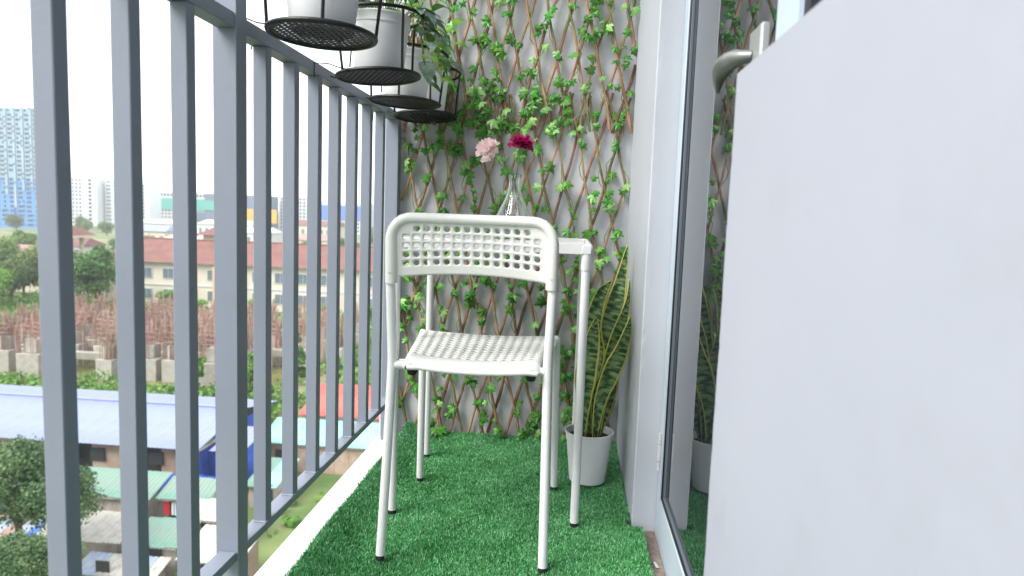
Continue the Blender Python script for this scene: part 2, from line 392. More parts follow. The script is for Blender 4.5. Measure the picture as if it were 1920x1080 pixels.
V = np.concatenate([V1, V2])-np.array(tf.location); F = np.concatenate([F1, F2+len(V1)])
bi = F.min(1)//5; cr = rng.random(len(V)//5)
mi = np.where(cr < .5, 0, np.where(cr < .86, 1, 2))[bi]
o = link('turf_blades', npmesh('turf_blades', V, F, TM, mi), tf); tag(o, kind='stuff')

# ---------------------------------------------------------------- chair
def smooth_path(pts, n=6):
    P = [Vector(p) for p in pts]; out = []
    for i in range(len(P)-1):
        a, b, c, d_ = P[max(i-1, 0)], P[i], P[i+1], P[min(i+2, len(P)-1)]
        for k in range(n):
            t = k/n; out.append(.5*((2*b)+(c-a)*t+(2*a-5*b+4*c-d_)*t*t+(-a+3*b-3*c+d_)*t**3))
    out.append(P[-1]); return out
def perforated(us, vs, holes, rad, fn):
    V = []; F = []; D = {}
    def vid(p):
        k = (round(p[0], 5), round(p[1], 5))
        if k not in D: D[k] = len(V); V.append(p)
        return D[k]
    for i in range(len(us)-1):
        for j in range(len(vs)-1):
            u0, u1, v0, v1 = us[i], us[i+1], vs[j], vs[j+1]
            if (i, j) in holes:
                bd = [(u0+(u1-u0)*k/4, v0) for k in range(4)]+[(u1, v0+(v1-v0)*k/4) for k in range(4)]+[(u1-(u1-u0)*k/4, v1) for k in range(4)]+[(u0, v1-(v1-v0)*k/4) for k in range(4)]
                cu, cv = (u0+u1)/2, (v0+v1)/2
                ci = []
                for k in range(16):
                    a = -3*pi/4+2*pi*k/16; ci.append((cu+rad*cos(a), cv+rad*sin(a)))
                B = [vid(p) for p in bd]; C_ = [vid(p) for p in ci]
                for k in range(16): F.append((B[k], B[(k+1) % 16], C_[(k+1) % 16], C_[k]))
            else:
                for a in range(4):
                    for b in range(4):
                        q = [(u0+(u1-u0)*(a+da)/4, v0+(v1-v0)*(b+db)/4) for da, db in ((0, 0), (1, 0), (1, 1), (0, 1))]
                        F.append(tuple(vid(p) for p in q))
    return MB().add([fn(*p) for p in V], F)
CXC = -.213
ch = empty('chair', (CXC, 1.71, 0), 'white tube framed chair with perforated back and seat at the table', 'chair')
# rear legs run from the floor up into the back shell
def rear_pt(s, z):     # s=-1 left, +1 right
    t = z/.77
    half = .183 - .010*max(0, min(1, z/.45)) + (.0 if z < .45 else (z-.45)*.02)
    y = 1.480 + .028*sin(min(1, z/.45)*pi/2) if z < .45 else 1.508 - (z-.45)*.10
    return Vector((CXC+s*half + .004*t, y, z))
for s in (-1, 1):
    pts = [rear_pt(s, z) for z in (.006, .12, .24, .36, .45, .54, .66)]
    MB().tube(smooth_path(pts, 3), .0105, 16).build('leg', M['white_metal'], ch)
    MB().tube([rear_pt(s, -.004)+Vector((0, 0, 0)), rear_pt(s, .0055)], .0098, 14).build('foot_cap', M['rubber'], ch)
for s in (-1, 1):
    top = Vector((CXC+s*.187, 1.915, .425)); ft = Vector((CXC+s*.196, 1.958, .006))
    MB().tube(smooth_path([ft, ft.lerp(top, .5), top, top+Vector((-s*.004, -.025, .012)), top+Vector((-s*.012, -.07, .014)), (CXC+s*.166, 1.78, .424), (CXC+.006+s*.150, 1.62, .428), (CXC+.009+s*.138, 1.545, .434), (CXC+.009+s*.142, 1.515, .437), rear_pt(s, .437)+Vector((-s*.006, 0, 0))], 4), .0102, 14).build('leg', M['white_metal'], ch)
    MB().tube([ft-Vector((0, 0, .010)), ft], .0098, 14).build('foot_cap', M['rubber'], ch)
cr_ = MB()
for y in (1.60, 1.82): cr_.tube([(CXC-.176, y, .424), (CXC+.176, y, .424)], .007, 10)
cr_.build('cross_bar', M['white_metal'], ch)
for x in (-.343, -.075):
    MB().lathe([(0, -.022), (.009, -.022), (.012, -.015), (.012, 0)], (x, 1.53, .434), 14).build('bumper', M['rubber'], ch)
# seat shell
def seat_fn(u, v):
    half = .148+.040*v; x = CXC+.010-.012*v+(u-.5)*2*half
    y = 1.487+v*.425 - .006*(1-(2*u-1)**2)*(1-v)
    e = (2*u-1)**2
    z = .4535 - .013*(1-e)*(.55+.45*(1-abs(2*v-.8))) + .004
    if v > .86: z -= .9*(v-.86)**2*.8
    if v < .10: z -= .010*((.10-v)/.10)**2
    eu = max(0, abs(2*u-1)-.90)/.10; z -= .012*eu*eu
    return (x, y, z)
us = [0, .035]+[.035+.93*k/14 for k in range(1, 15)]+[1]
vs = [0, .06, .13]+[.13+.75*k/12 for k in range(1, 13)]+[.93, 1]
hol = {(i, j) for i in range(1, 15) for j in range(2, 14)}
def seat_scaled(u, v): return seat_fn(u, v)
class _S: pass
# holes are round in the real seat: work in a stretched parameter space
US = [u*.345 for u in us]; VS = [v*.405 for v in vs]
st = perforated(US, VS, hol, .0052, lambda a, b: seat_fn(a/.345, b/.405)).build('seat', M['plastic'], ch, fixn=True, smooth=50)
md = st.modifiers.new('thick', 'SOLIDIFY'); md.thickness = .0035; md.offset = 0
rimp = [seat_fn(u, 0) for u in np.linspace(.02, .98, 12)]+[seat_fn(1, v) for v in np.linspace(.03, .97, 10)]+[seat_fn(u, 1) for u in np.linspace(.98, .02, 12)]+[seat_fn(0, v) for v in np.linspace(.97, .03, 10)]
rimp = [Vector(p)-Vector((0, 0, .005)) for p in rimp]; rimp.append(rimp[0])
MB().tube(rimp, .0062, 10, cap=False).build('seat_rim', M['plastic'], ch)
# back shell
def back_y(z): return 1.508-(z-.45)*.10
def back_fn(a, b):      # a: metres across from centre line, b: height
    zz = .632 + b
    if b > .09: a *= 1-.075*((b-.09)/.047)**2
    sag = .018*(1-(a/.17)**2)
    return (CXC+.003+a, back_y(zz)+sag*.7-.002, zz+.012*(1-(a/.17)**2)*(1-b/.135)+.001)
Wd = .170; px = .0218; x0 = -px*7
ax = [-Wd, x0]+[x0+px*k for k in range(1, 15)]+[Wd]
bz = [0, .020]+[.020+.0192*k for k in range(1, 6)]+[.135]
hol = {(i, j) for i in range(1, 15) for j in range(1, 6)}
hol -= {(1, 5), (14, 5)}
bk = perforated(ax, bz, hol, .0066, back_fn).build('backrest', M['plastic'], ch, smooth=50)
md = bk.modifiers.new('thick', 'SOLIDIFY'); md.thickness = .005; md.offset = 0
rp = []
RC = .045; TZ = .132
rimpts = [(-.174, -.010), (-.174, .03), (-.174, TZ-RC)]+[(-.174+RC*(1-cos(t)), TZ-RC+RC*sin(t)) for t in np.linspace(.2, pi/2, 7)]
rimpts += [(x, TZ) for x in np.linspace(-.1, .1, 9)]
rimpts += [(.174-RC*(1-cos(t)), TZ-RC+RC*sin(t)) for t in np.linspace(pi/2, .2, 7)]+[(.174, TZ-RC), (.174, .03), (.174, -.010)]
rim = []
for a, b in rimpts:
    p = back_fn(max(-.17, min(.17, a)), b); rim.append((CXC+.003+a, p[1], .632+b))
rr = [.0132]*2+[.0122]+[.0112]*(len(rim)-6)+[.0122]+[.0132]*2
MB().tube(rim, rr, 16).build('back_rim', M['plastic'], ch)
for s in (-1, 1):
    MB().tube([(CXC+.003+s*.174, back_y(.645)-.0128, .645), (CXC+.003+s*.174, back_y(.645)-.0150, .645)], .0036, 10).build('screw', M['screw'], ch)

# ---------------------------------------------------------------- table
TXA, TXB, TYA, TYB, TZT = -.444, .052, 1.712, 2.17, .712
tb = empty('side_table', ((TXA+TXB)/2, (TYA+TYB)/2, 0), 'white metal side table beyond the chair carrying the vase', 'table')
MB().box(TXA+.014, TXB-.014, TYA+.014, TYB-.014, TZT-.006, TZT, b=.0015).build('table_top', M['white_metal'], tb)
for nm, a in (('f', (TXA+.014, TXB-.014, TYA, TYA+.012)), ('b', (TXA+.014, TXB-.014, TYB-.012, TYB)), ('l', (TXA, TXA+.012, TYA+.014, TYB-.014)), ('r', (TXB-.012, TXB, TYA+.014, TYB-.014))):
    MB().box(*a, TZT-.025, TZT+.0015, b=.002).build('apron', M['white_metal'], tb)
for x in (TXA+.012, TXB-.012):
    for y in (TYA+.012, TYB-.012):
        sx = 1 if x > -.2 else -1
        MB().tube([(x, y, .006), (x, y, .655)], .0108, 16).build('leg', M['white_metal'], tb)
        sleeve = MB(); sleeve.tube([(x, y, .648), (x, y, .652), (x, y, .705)], [.0118, .0128, .0128], 16)
        sleeve.box(x-.0135, x+.0135, y-.0135, y+.0135, .6865, .7135, b=.004); sleeve.build('corner_sleeve', M['white_metal'], tb)
        MB().tube([(x, y, -.004), (x, y, .0055)], .0102, 14).build('foot_cap', M['rubber'], tb)

# ---------------------------------------------------------------- vase and carnations
vx, vy = -.162, 1.95
prof = [(0, .0), (.050, .0), (.056, .006), (.058, .02), (.056, .04), (.048, .065), (.036, .09), (.024, .115), (.0175, .135), (.0155, .15), (.0165, .165), (.0200, .176)]
inner = [(r-.0022 if r > .01 else 0, z) for r, z in prof[2:]][::-1]; inner = [(max(0, r), max(z, .009)) for r, z in inner]+[(.03, .0085), (0, .0085)]
vz = MB().lathe(prof+[(.0189, .1772)]+inner, (vx, vy, TZT+.001), 40).build('glass_vase', M['glass'], smooth=60)
for v in vz.data.vertices:
    a = math.atan2(v.co.y, v.co.x); f = 1+.014*cos(9*a)*min(1, max(0, (.15-v.co.z)/.05)); v.co.x *= f; v.co.y *= f
tag(vz, 'clear glass bottle vase on the table holding two carnations', 'vase')
def carnation(name, head, nrm, m, label, R, base, n=26):
    c = empty(name, base, label, 'flower', 'carnations in the glass vase')
    H = Vector(head); B = Vector(base); nv = Vector(nrm).normalized()
    neck = Vector((vx+(.004 if head[0] > vx else -.004), vy, TZT+.172))
    MB().tube(smooth_path([B, B.lerp(neck, .6), neck, neck.lerp(H, .5)+Vector((0, 0, -.004)), H-nv*.022], 5), .0016, 6).build('stem', M['stem'], c)
    MB().tube([H-nv*.028, H-nv*.022, H-nv*.012, H-nv*.004], [.002, .0055, .0062, .0075], 10).build('calyx', M['stem'], c)
    rot = nv.to_track_quat('Z', 'Y').to_matrix(); rnd = random.Random(len(label))
    for i in range(n):
        lay = i/n; an = i*2.399+rnd.uniform(-.2, .2); op = .35+1.25*(1-lay)+rnd.uniform(-.15, .15)   # opening angle from the axis
        L_ = R*(.75+.35*rnd.random()); nu, nw = 6, 7; V = []; F = []
        ph = rnd.uniform(0, 6)
        for a in range(nu+1):
            t = a/nu
            th = op*min(1, t*1.3)
            rad_, hh = L_*t*sin(th)*1.0, L_*t*cos(th)
            for b in range(nw+1):
                u = b/nw*2-1; wd_ = (.12+.75*t)*R*.62*u
                rf = .10*R*t*t*sin(u*7+ph)+.06*R*t**3*sin(u*15+ph*2)
                ed = (.10*R*sin(u*19+ph) if a == nu else 0)
                p = Vector(((rad_+ed*sin(th))-abs(u)**2*R*.12*t, wd_, hh+rf+ed*cos(th)))
                p = Matrix.Rotation(an, 3, 'Z') @ p; V.append(H-nv*.004+rot @ p)
        for a in range(nu):
            for b in range(nw): k = a*(nw+1)+b; F.append((k, k+1, k+nw+2, k+nw+1))
        MB().add(V, F).build('petal', m, c, smooth=80, fixn=False)
    for s in (-1, 1):
        q = neck.lerp(H, .35); MB().add([q, q+Vector((s*.008, 0, .016)), q+Vector((s*.016, -.002, .036)), q+Vector((s*.005, 0, .018))], [(0, 1, 2, 3)]).build('leaf', M['stem'], c, smooth=0)
carnation('carnation', (-.236, 1.95, .953), (-.45, -.75, .45), M['pink'], 'pale pink carnation on the left in the glass vase', .036, (-.135, 1.952, TZT+.014))
carnation('carnation', (-.146, 1.95, .968), (.15, -.35, .95), M['magenta'], 'deep magenta carnation on the right in the glass vase', .037, (-.185, 1.945, TZT+.014))

# ---------------------------------------------------------------- snake plant
def strip_leaf(path, widths, face, m, name, parent, cup=.2, nw=4):
    P = smooth_path(path, 6); n = len(P); V = []; F = []; UV = []
    face = Vector(face)
    for i, p in enumerate(P):
        t = i/(n-1); k = t*(len(widths)-1); a = int(min(k, len(widths)-2)); w_ = (widths[a]*(1-(k-a))+widths[a+1]*(k-a))*min(1, .5+1.3*t)
        tg = (P[min(i+1, n-1)]-P[max(i-1, 0)]).normalized()
        f = Matrix.Rotation((t-.4)*.9, 3, tg) @ face
        sd = tg.cross(f).normalized(); nn = sd.cross(tg)
        for b in range(nw+1):
            u = b/nw*2-1; V.append(p+sd*u*w_/2+nn*cup*w_*(u*u-.4)); UV.append((b/nw, t*sum((P[j+1]-P[j]).length for j in range(n-1))))
    for i in range(n-1):
        for b in range(nw): k = i*(nw+1)+b; F.append((k, k+1, k+nw+2, k+nw+1))
    o = MB().add(V, F).build(name, m, parent, smooth=80, fixn=False)
    ul = o.data.uv_layers.new(name='UVMap')
    for lp in o.data.loops: ul.data[lp.index].uv = UV[lp.vertex_index]
    md = o.modifiers.new('thick', 'SOLIDIFY'); md.thickness = .0022
    return o
PX, PY = .080, 2.045
sp = empty('snake_plant', (PX, PY, 0), 'tall snake plant with yellow edged leaves in a white pot', 'potted plant')
q = MB().lathe([(0, .002), (.050, .0), (.0535, .003), (.0665, .125), (.0685, .1255), (.070, .146), (.0728, .148), (.0728, .152), (.0690, .152), (.0655, .13), (.0655, .125), (0, .125)], (PX, PY, -.002), 48)
q.build('pot', M['pot'], sp)
sm = MB(); nn_ = 20
sm.lathe([(0, .131), (.02, .133), (.04, .129), (.0650, .130)], (PX, PY, 0), 24); sm.build('soil', M['soil'], sp)
def L_(x0, y0, pts): return [(PX+x0, PY+y0, .125)]+pts
leaves = [
 ([(.092, 2.06, .125), (.100, 2.07, .30), (.128, 2.08, .46), (.150, 2.085, .58), (.168, 2.08, .705)], [.016, .030, .040, .046, .040, .020, .001], (-.3, -1, 0)),
 ([(.066, 2.05, .125), (.072, 2.05, .26), (.092, 2.04, .38), (.078, 2.02, .47), (.093, 2.0, .56), (.120, 1.99, .603)], [.018, .032, .046, .040, .036, .024, .001], (-.7, -1, 0)),
 ([(.060, 2.02, .125), (.058, 2.0, .25), (.062, 1.985, .36), (.074, 1.98, .445), (.082, 1.98, .50)], [.018, .036, .046, .044, .026, .001], (0, -1, .1)),
 ([(.096, 2.03, .125), (.104, 2.01, .24), (.130, 1.99, .34), (.155, 1.98, .41), (.171, 1.975, .475), (.176, 1.975, .505)], [.018, .032, .043, .046, .034, .018, .001], (.5, -1, .2)),
 ([(.105, 2.05, .125), (.118, 2.04, .28), (.138, 2.02, .40), (.158, 2.01, .49), (.170, 2.005, .55), (.172, 2.0, .61)], [.016, .030, .036, .034, .020, .010, .001], (.2, -1, 0)),
 ([(.080, 2.07, .125), (.092, 2.08, .30), (.112, 2.09, .44), (.116, 2.09, .56)], [.016, .034, .042, .030, .001], (-.2, -1, 0)),
 ([(.050, 2.04, .125), (.046, 2.04, .24), (.047, 2.035, .33), (.055, 2.03, .38)], [.012, .018, .016, .001], (-.8, -.6, 0)),
 ([(.110, 2.07, .125), (.132, 2.07, .22), (.150, 2.06, .31), (.158, 2.05, .38)], [.014, .026, .028, .014, .001], (.6, -.8, 0)),
]
for p, wd_, fc in leaves: strip_leaf(p, [w_*1.32 for w_ in wd_], fc, M['snake'], 'leaf', sp)

# ---------------------------------------------------------------- planters on the railing
PR = .098
def perforated_disc():
    b = MB(); p = .0122; hr = .0035
    N_ = int(PR/p)+1
    for i in range(-N_, N_):
        for j in range(-N_, N_):
            x0_, y0_ = i*p, j*p; cx, cy = x0_+p/2, y0_+p/2
            if math.hypot(cx, cy) > PR-.004: continue
            A = [(x0_, y0_), (x0_+p, y0_), (x0_+p, y0_+p), (x0_, y0_+p)]; B = [(cx-hr, cy-hr), (cx+hr, cy-hr), (cx+hr, cy+hr), (cx-hr, cy+hr)]
            b.add([(x, y, 0) for x, y in A+B]+[(x, y, .0016) for x, y in A+B],
                  [(k, (k+1) % 4, 4+(k+1) % 4, 4+k) for k in range(4)]+[(8+k, 8+(k+1) % 4, 12+(k+1) % 4, 12+k) for k in range(4)]+[(4+k, 4+(k+1) % 4, 12+(k+1) % 4, 12+k) for k in range(4)])
    return b
def ring(b, r, z, t, n=48, c=(0, 0)):
    b.tube([(c[0]+r*cos(2*pi*k/n), c[1]+r*sin(2*pi*k/n), z) for k in range(n+1)], t, 8, cap=False)
def make_holder(loc):
    h = empty('plant_holder', loc)
    perforated_disc().build('base_plate', M['black_wire'], h, world=False, smooth=0)
    b = MB(); ring(b, PR, .0, .0050); b.lathe([(PR-.012, .0018), (PR-.002, .0022), (PR-.002, -.001), (PR-.012, -.0005)], n=40, closed=True); b.build('base_ring', M['black_wire'], h, world=False)
    b = MB(); ring(b, .112, .138, .0042); b.build('top_ring', M['black_wire'], h, world=False)
    for a in (20, 110, 200, 290):
        a = RD(a); MB().tube([(PR*cos(a), PR*sin(a), 0), (.104*cos(a), .104*sin(a), .07), (.112*cos(a), .112*sin(a), .138)], .0032, 6).build('upright', M['black_wire'], h, world=False)
    for s in (-1, 1):
        MB().tube([(-.078, s*.06, .0), (-.100, s*.055, .003), (-.126, s*.05, .012), (-.158, s*.05, .012), (-.160, s*.05, -.02)], .0014, 6).build('tie_wire', M['black_wire'], h, world=False)
        MB().tube([(.112*cos(RD(180-s*28)), .112*sin(RD(180-s*28)), .138), (-.128, s*.05, .142), (-.158, s*.05, .136), (-.160, s*.05, .09)], .0024, 6).build('hook', M['black_wire'], h, world=False)
    return h
def oval_leaf_mesh(name, L, Wd_, m, curl=.3, n=6):
    V = []; F = []
    for i in range(n+1):
        t = i/n; w_ = Wd_*sin(pi*t**.8)**.8*.5 if 0 < i < n else .0006; zc = curl*L*(t*(1-t)*2 - t*t*.7)
        V += [(-w_, L*t, zc+w_*.25), (0, L*t, zc-.0), (w_, L*t, zc+w_*.25)]
    for i in range(n):
        for b in range(2): k = i*3+b; F.append((k, k+1, k+4, k+3))
    me = bpy.data.meshes.new(name); me.from_pydata(V, [], F); me.materials.append(m); me.shade_smooth(); return me
LM = {k: oval_leaf_mesh('leaf', l, w_, M[k], c) for k, l, w_, c in (('bright_leaf', .062, .036, .25), ('dark_leaf', .07, .034, .3), ('grey_leaf', .072, .048, .2), ('cream_leaf', .075, .032, .5))}
def put_leaf(me, parent, base, direction, up=(0, 0, 1), s=1.0, name='leaf'):
    dv = Vector(direction).normalized(); u = Vector(up); x = dv.cross(u).normalized(); z = x.cross(dv)
    o = link(name, me, parent); o.matrix_local = Matrix.Translation(Vector(base)) @ Matrix((x, dv, z)).transposed().to_4x4() @ Matrix.Scale(s, 4)
    return o
spots = [(-.480, 1.317, 1.099, -.02, -.02), (-.481, 1.706, 1.099, .05, -.02), (-.490, 2.02, 1.088, -.03, -.02), (-.488, 2.29, 1.086, .03, -.05)]
hl = ['black wire plant holder nearest the viewer, cut by the top edge', 'black wire plant holder second from the viewer, right of the nearest one',
      'black wire plant holder third from the viewer, overlapping the farthest one', 'black wire plant holder farthest away, beside the trellis']
pl = ['white pot in the nearest plant holder, cut off by the top edge', 'white potted plant with broad green and silvery leaves in the second holder',
      'white potted plant with brown twigs and a cream leaf in the third holder', 'white potted plant in the farthest holder beside the trellis']
first = None
for i, (x, y, z, tx, ty) in enumerate(spots):
    h = make_holder((x, y, z)) if first is None else copy_tree(first)
    if first is None: first = h
    h.location = (x, y, z); h.rotation_euler = (ty, -tx, 0)
    tag(h, hl[i], 'plant holder', 'plant holders hooked on the railing')
    if i == 1: h.rotation_euler.z = .5
    if i == 2: h.rotation_euler.z = -.3
    p = empty('potted_plant', (x, y, z+.003)); tag(p, pl[i], 'potted plant', 'potted plants in the railing holders')
    MB().lathe([(0, .001), (.056, .001), (.059, .004), (.0705, .112), (.073, .113), (.0745, .131), (.0762, .133), (.0762, .136), (.0725, .136), (.069, .118), (0, .118)], n=40).build('pot', M['pot'], p, world=False)
    MB().lathe([(0, .124), (.03, .126), (.0695, .121)], n=20).build('soil', M['soil'], p, world=False)
    rnd = random.Random(40+i)
    kinds = [['bright_leaf', 'dark_leaf'], ['bright_leaf', 'dark_leaf', 'grey_leaf', 'grey_leaf'], ['dark_leaf', 'bright_leaf'], ['bright_leaf', 'grey_leaf']][i]
    for k in range([22, 40, 34, 22][i]):
        a = rnd.uniform(0, 2*pi); rr_ = rnd.uniform(.01, .06); hh = rnd.uniform(.03, .16)
        b = Vector((rr_*cos(a)*.5, rr_*sin(a)*.5, .125)); t = Vector((rr_*1.5*cos(a), rr_*1.5*sin(a), .125+hh))
        MB().tube(smooth_path([b, b.lerp(t, .5)+Vector((0, 0, .012)), t], 3), .0012, 5).build('stem', M['vine'], p, world=False)
        put_leaf(LM[rnd.choice(kinds)], p, t, (cos(a+rnd.uniform(-.7, .7)), sin(a+rnd.uniform(-.7, .7)), rnd.uniform(-.7, .5)), s=rnd.uniform(.7, 1.2))
    if i in (1, 2):     # trailing shoots over the rim towards the trellis
        for k in range(7):
            a = RD(rnd.uniform(-30, 80)); b = Vector((.06*cos(a), .06*sin(a), .13)); m_ = Vector((.098*cos(a), .098*sin(a), .135+rnd.uniform(0, .03))); e = Vector((.12*cos(a), .12*sin(a), rnd.uniform(.02, .11)))
            MB().tube(smooth_path([b, m_, e], 4), .0014, 5).build('stem', M['vine'], p, world=False)
            for q in range(3):
                put_leaf(LM[rnd.choice(kinds)], p, m_.lerp(e, q/2.2), (cos(a+rnd.uniform(-1, 1)), sin(a+rnd.uniform(-1, 1)), rnd.uniform(-1, .0)), s=rnd.uniform(.6, 1.0))
    if i == 2:
        for k in range(26):
            a = rnd.uniform(0, 2*pi); r_ = rnd.uniform(.02, .062)
            MB().tube([(r_*cos(a), r_*sin(a), .12), (r_*1.05*cos(a+.1), r_*1.05*sin(a+.1), .16), (r_*1.15*cos(a+.3), r_*1.15*sin(a+.3), .185+rnd.random()*.02)], .0013, 5).build('twig', M['twig'], p, world=False)
        put_leaf(LM['cream_leaf'], p, (.070, .02, .135), (.3, .1, .9), up=(-.2, -1, 0), s=.95)
        put_leaf(LM['cream_leaf'], p, (.085, .00, .15), (.2, -.1, -1), up=(.1, -1, 0), s=1.0)

# ---------------------------------------------------------------- willow trellis with ivy
def ivy_mesh(k, m):
    out = [(0, 0), (.20, -.14), (.50, .06), (.33, .26), (.55, .56), (.22, .60), (0, 1.02), (-.22, .60), (-.55, .56), (-.33, .26), (-.50, .06), (-.20, -.14)]
    rnd = random.Random(k); V = [(0, .32, .10)]
    for x, y in out:
        j = 1+rnd.uniform(-.10, .10); x, y = x*j, y*j
        V.append((x, y, -.16*(x*x+(y-.35)**2)*2.2+rnd.uniform(-.05, .05)))
    V += [(x*.55, .32+(y-.32)*.55, .07+rnd.uniform(-.02, .03)-(.05 if i % 2 else 0)) for i, (x, y) in enumerate(out)]
    F = []
    for i in range(12):
        a, b = i, (i+1) % 12; F += [(0, 13+a, 13+b), (13+a, 1+a, 1+b, 13+b)]
    me = bpy.data.meshes.new('leaf'); me.from_pydata(V, [], F); me.materials.append(m); me.shade_smooth(); me.set_sharp_from_angle(angle=RD(28)); return me
IV = [ivy_mesh(k, M['ivy'] if k % 5 else M['ivy2']) for k in range(10)]
def trellis(name, x0, x1, z0, z1, label, nleaf, seed, yb, extra=0):
    rnd = random.Random(seed); T = empty(name, ((x0+x1)/2, yb, z0), label, 'trellis'); o0 = T.location
    sp_ = .0660; sl_a, sl_b = .225, .265; H = z1-z0; anchors = []
    for fam, slope, yy in ((0, -sl_a, yb-.011), (1, sl_b, yb)):
        c = x0-H*abs(slope)-.03
        while c < x1+H*abs(slope)+.03:
            # x at height z: c + slope*(z-z0)
            pts = []; ph = rnd.uniform(0, 6); am = rnd.uniform(.002, .006)
            zt = z1+rnd.uniform(-.012, .012)
            za, zb = z0+rnd.uniform(0, .012), zt
            n = 16
            for i in range(n+1):
                z = za+(zb-za)*i/n; x = c+slope*(z-z0)+am*sin(z*9+ph)+.002*sin(z*31+ph*3)
                if x0-.004 <= x <= x1+.004: pts.append((x, yy+.002*sin(z*13+ph), z))
            c += sp_*rnd.uniform(.93, 1.07)
            if len(pts) < 3: continue
            r0 = rnd.uniform(.0042, .0058)
            MB().tube(pts, [r0*(1.08-.3*i/len(pts)+rnd.uniform(-.08, .08)) for i in range(len(pts))], 7).build('stick', M['stick'], T)
            if fam == 0: anchors.append([Vector(p) for p in pts])
            if fam == 1 and rnd.random() < .45: anchors.append([Vector(p) for p in pts])
    spots_ = []
    for a in anchors:       # a vine winds round each carrying stick
        if len(a) < 4: continue
        P = smooth_path(a, 3); ph = rnd.uniform(0, 6); fq = rnd.uniform(.5, .9)
        vp = [p+Vector((.011*sin(i*fq+ph)+.004*sin(i*1.9), -.008-.007*cos(i*fq+ph), 0)) for i, p in enumerate(P)]
        MB().tube(vp, .0015, 5).build('vine', M['vine'], T)
        for i, p in enumerate(vp): spots_.append(p)
    wr = MB()
    for k in range(60):
        p = Vector(rnd.choice(spots_)); q = p+Vector((rnd.uniform(-.07, .07), rnd.uniform(-.01, .0), rnd.uniform(-.05, .05)))
        wr.tube([p, p.lerp(q, .5)+Vector((0, -.004, .008)), q], .0005, 4)
    wr.build('tendril', M['tie'], T); 
    rnd.shuffle(spots_)
    done = 0; EX = MB()
    for p in spots_:
        if done >= nleaf+extra: break
        if not (x0-.01 < p.x < x1+.02): continue
        if rnd.random() < .25*(.5+.5*sin(p.x*11+p.z*7)): continue
        for q in range(2 if rnd.random() < .35 else 1):
            if done >= nleaf+extra: break
            s = rnd.choice((.025, .030, .035, .039))*rnd.uniform(.9, 1.1)
            off = Vector((rnd.uniform(-.022, .022), rnd.uniform(-.020, -.002), rnd.uniform(-.02, .02)))
            nrm = Vector((rnd.uniform(-.9, .7), -1.0, rnd.uniform(-.2, 1.1))).normalized()
            an = rnd.gauss(pi, 1.0)      # leaves mostly hang tip down
            tip = Vector((sin(an), 0, cos(an))); tip = (tip-nrm*tip.dot(nrm)).normalized()
            xx = tip.cross(nrm)
            if done >= nleaf:
                s *= .8; me = rnd.choice(IV); R_ = Matrix((xx, tip, nrm)).transposed(); q_ = p+off-tip*s*.3
                EX.add([q_+R_ @ (v.co*s) for v in me.vertices], [tuple(f.vertices) for f in me.polygons], 1 if me.materials[0] == M['ivy2'] else 0); done += 1; continue
            o = link('leaf', rnd.choice(IV), T)
            o.matrix_local = Matrix.Translation(p+off-o0-tip*s*.3) @ Matrix((xx, tip, nrm)).transposed().to_4x4() @ Matrix.Scale(s, 4)
            done += 1
    if extra: tag(EX.build('small_leaves', [M['ivy'], M['ivy2']], T, smooth=28, fixn=False), kind='stuff')
trellis('willow_trellis', -.585, .180, 0.0, 1.185, 'lower willow lattice with ivy leaves behind the chair and table', 298, 3, 2.405, 190)
trellis('willow_trellis', -.585, .186, 1.06, 1.95, 'upper willow lattice with ivy leaves above the flowers', 298, 5, 2.398, 60)

# ================================================================ THE WORLD BEYOND THE RAILING
GZ = -17.0
M['ground'] = mat('overgrown_ground', (.055, .11, .025), .95, (.17, .20, .07), .12, detail=12, contrast=(.38, .62), dirt=(.22, .17, .12), dscale=.05, damount=(.52, .60))
M['pond'] = mat('murky_green_water', (.10, .115, .035), .12, (.17, .17, .06), .3)
M['undergrowth'] = mat('undergrowth_leaves', (.06, .17, .02), .6, (.17, .32, .06), .25, transl=.25)
M['far_leaf'] = mat('far_tree_leaves', (.09, .16, .04), .7, (.18, .26, .08), .3, transl=.25, rand=.25)
M['tree_leaf'] = mat('tree_leaves', (.035, .10, .02), .6, (.10, .20, .05), .5, transl=.25, rand=.25)
M['lime_leaf'] = mat('lime_tree_leaves', (.10, .24, .03), .6, (.22, .40, .08), .5, transl=.3, rand=.2)
M['near_leaf'] = mat('feathery_tree_leaves', (.045, .11, .035), .6, (.14, .22, .09), .8, transl=.25)
M['bark'] = mat('tree_bark', (.09, .065, .045), .9, (.16, .12, .09), 3)
M['blue_roof'] = mat('lavender_blue_sheet', (.17, .20, .34), .5, (.21, .245, .39), .35, dirt=(.24, .26, .36), dscale=.6, damount=(.55, .75))
M['tarp'] = mat('bright_blue_sheet', (.03, .08, .42), .5, (.05, .13, .55), 1)
M['ply'] = mat('weathered_plywood', (.25, .175, .13), .85, (.36, .27, .21), 1.2, rand=.2, dirt=(.2, .15, .12), dscale=1.3, damount=(.55, .75))
M['oldply'] = mat('grey_board_wall', (.27, .23, .20), .9, (.38, .34, .30), 2, stretch=(1, 1, .2), dirt=(.12, .1, .09), dscale=1.2, damount=(.5, .75))
M['green_roof'] = mat('sea_green_sheet', (.10, .20, .155), .55, (.15, .25, .20), .8, dirt=(.17, .19, .15), dscale=.9, damount=(.5, .75))
M['teal_roof'] = mat('teal_sheet', (.17, .40, .39), .5, (.24, .45, .43), 1, dirt=(.17, .25, .24), dscale=1, damount=(.55, .8))
M['cream_roof'] = mat('cream_sheet', (.34, .33, .28), .7, (.42, .41, .36), 1.4, dirt=(.2, .17, .13), dscale=1.6, damount=(.5, .75))
M['rusty_roof'] = mat('rusty_sheet', (.24, .14, .12), .8, (.32, .23, .20), 1.4, dirt=(.20, .09, .05), dscale=1.6, damount=(.5, .7))
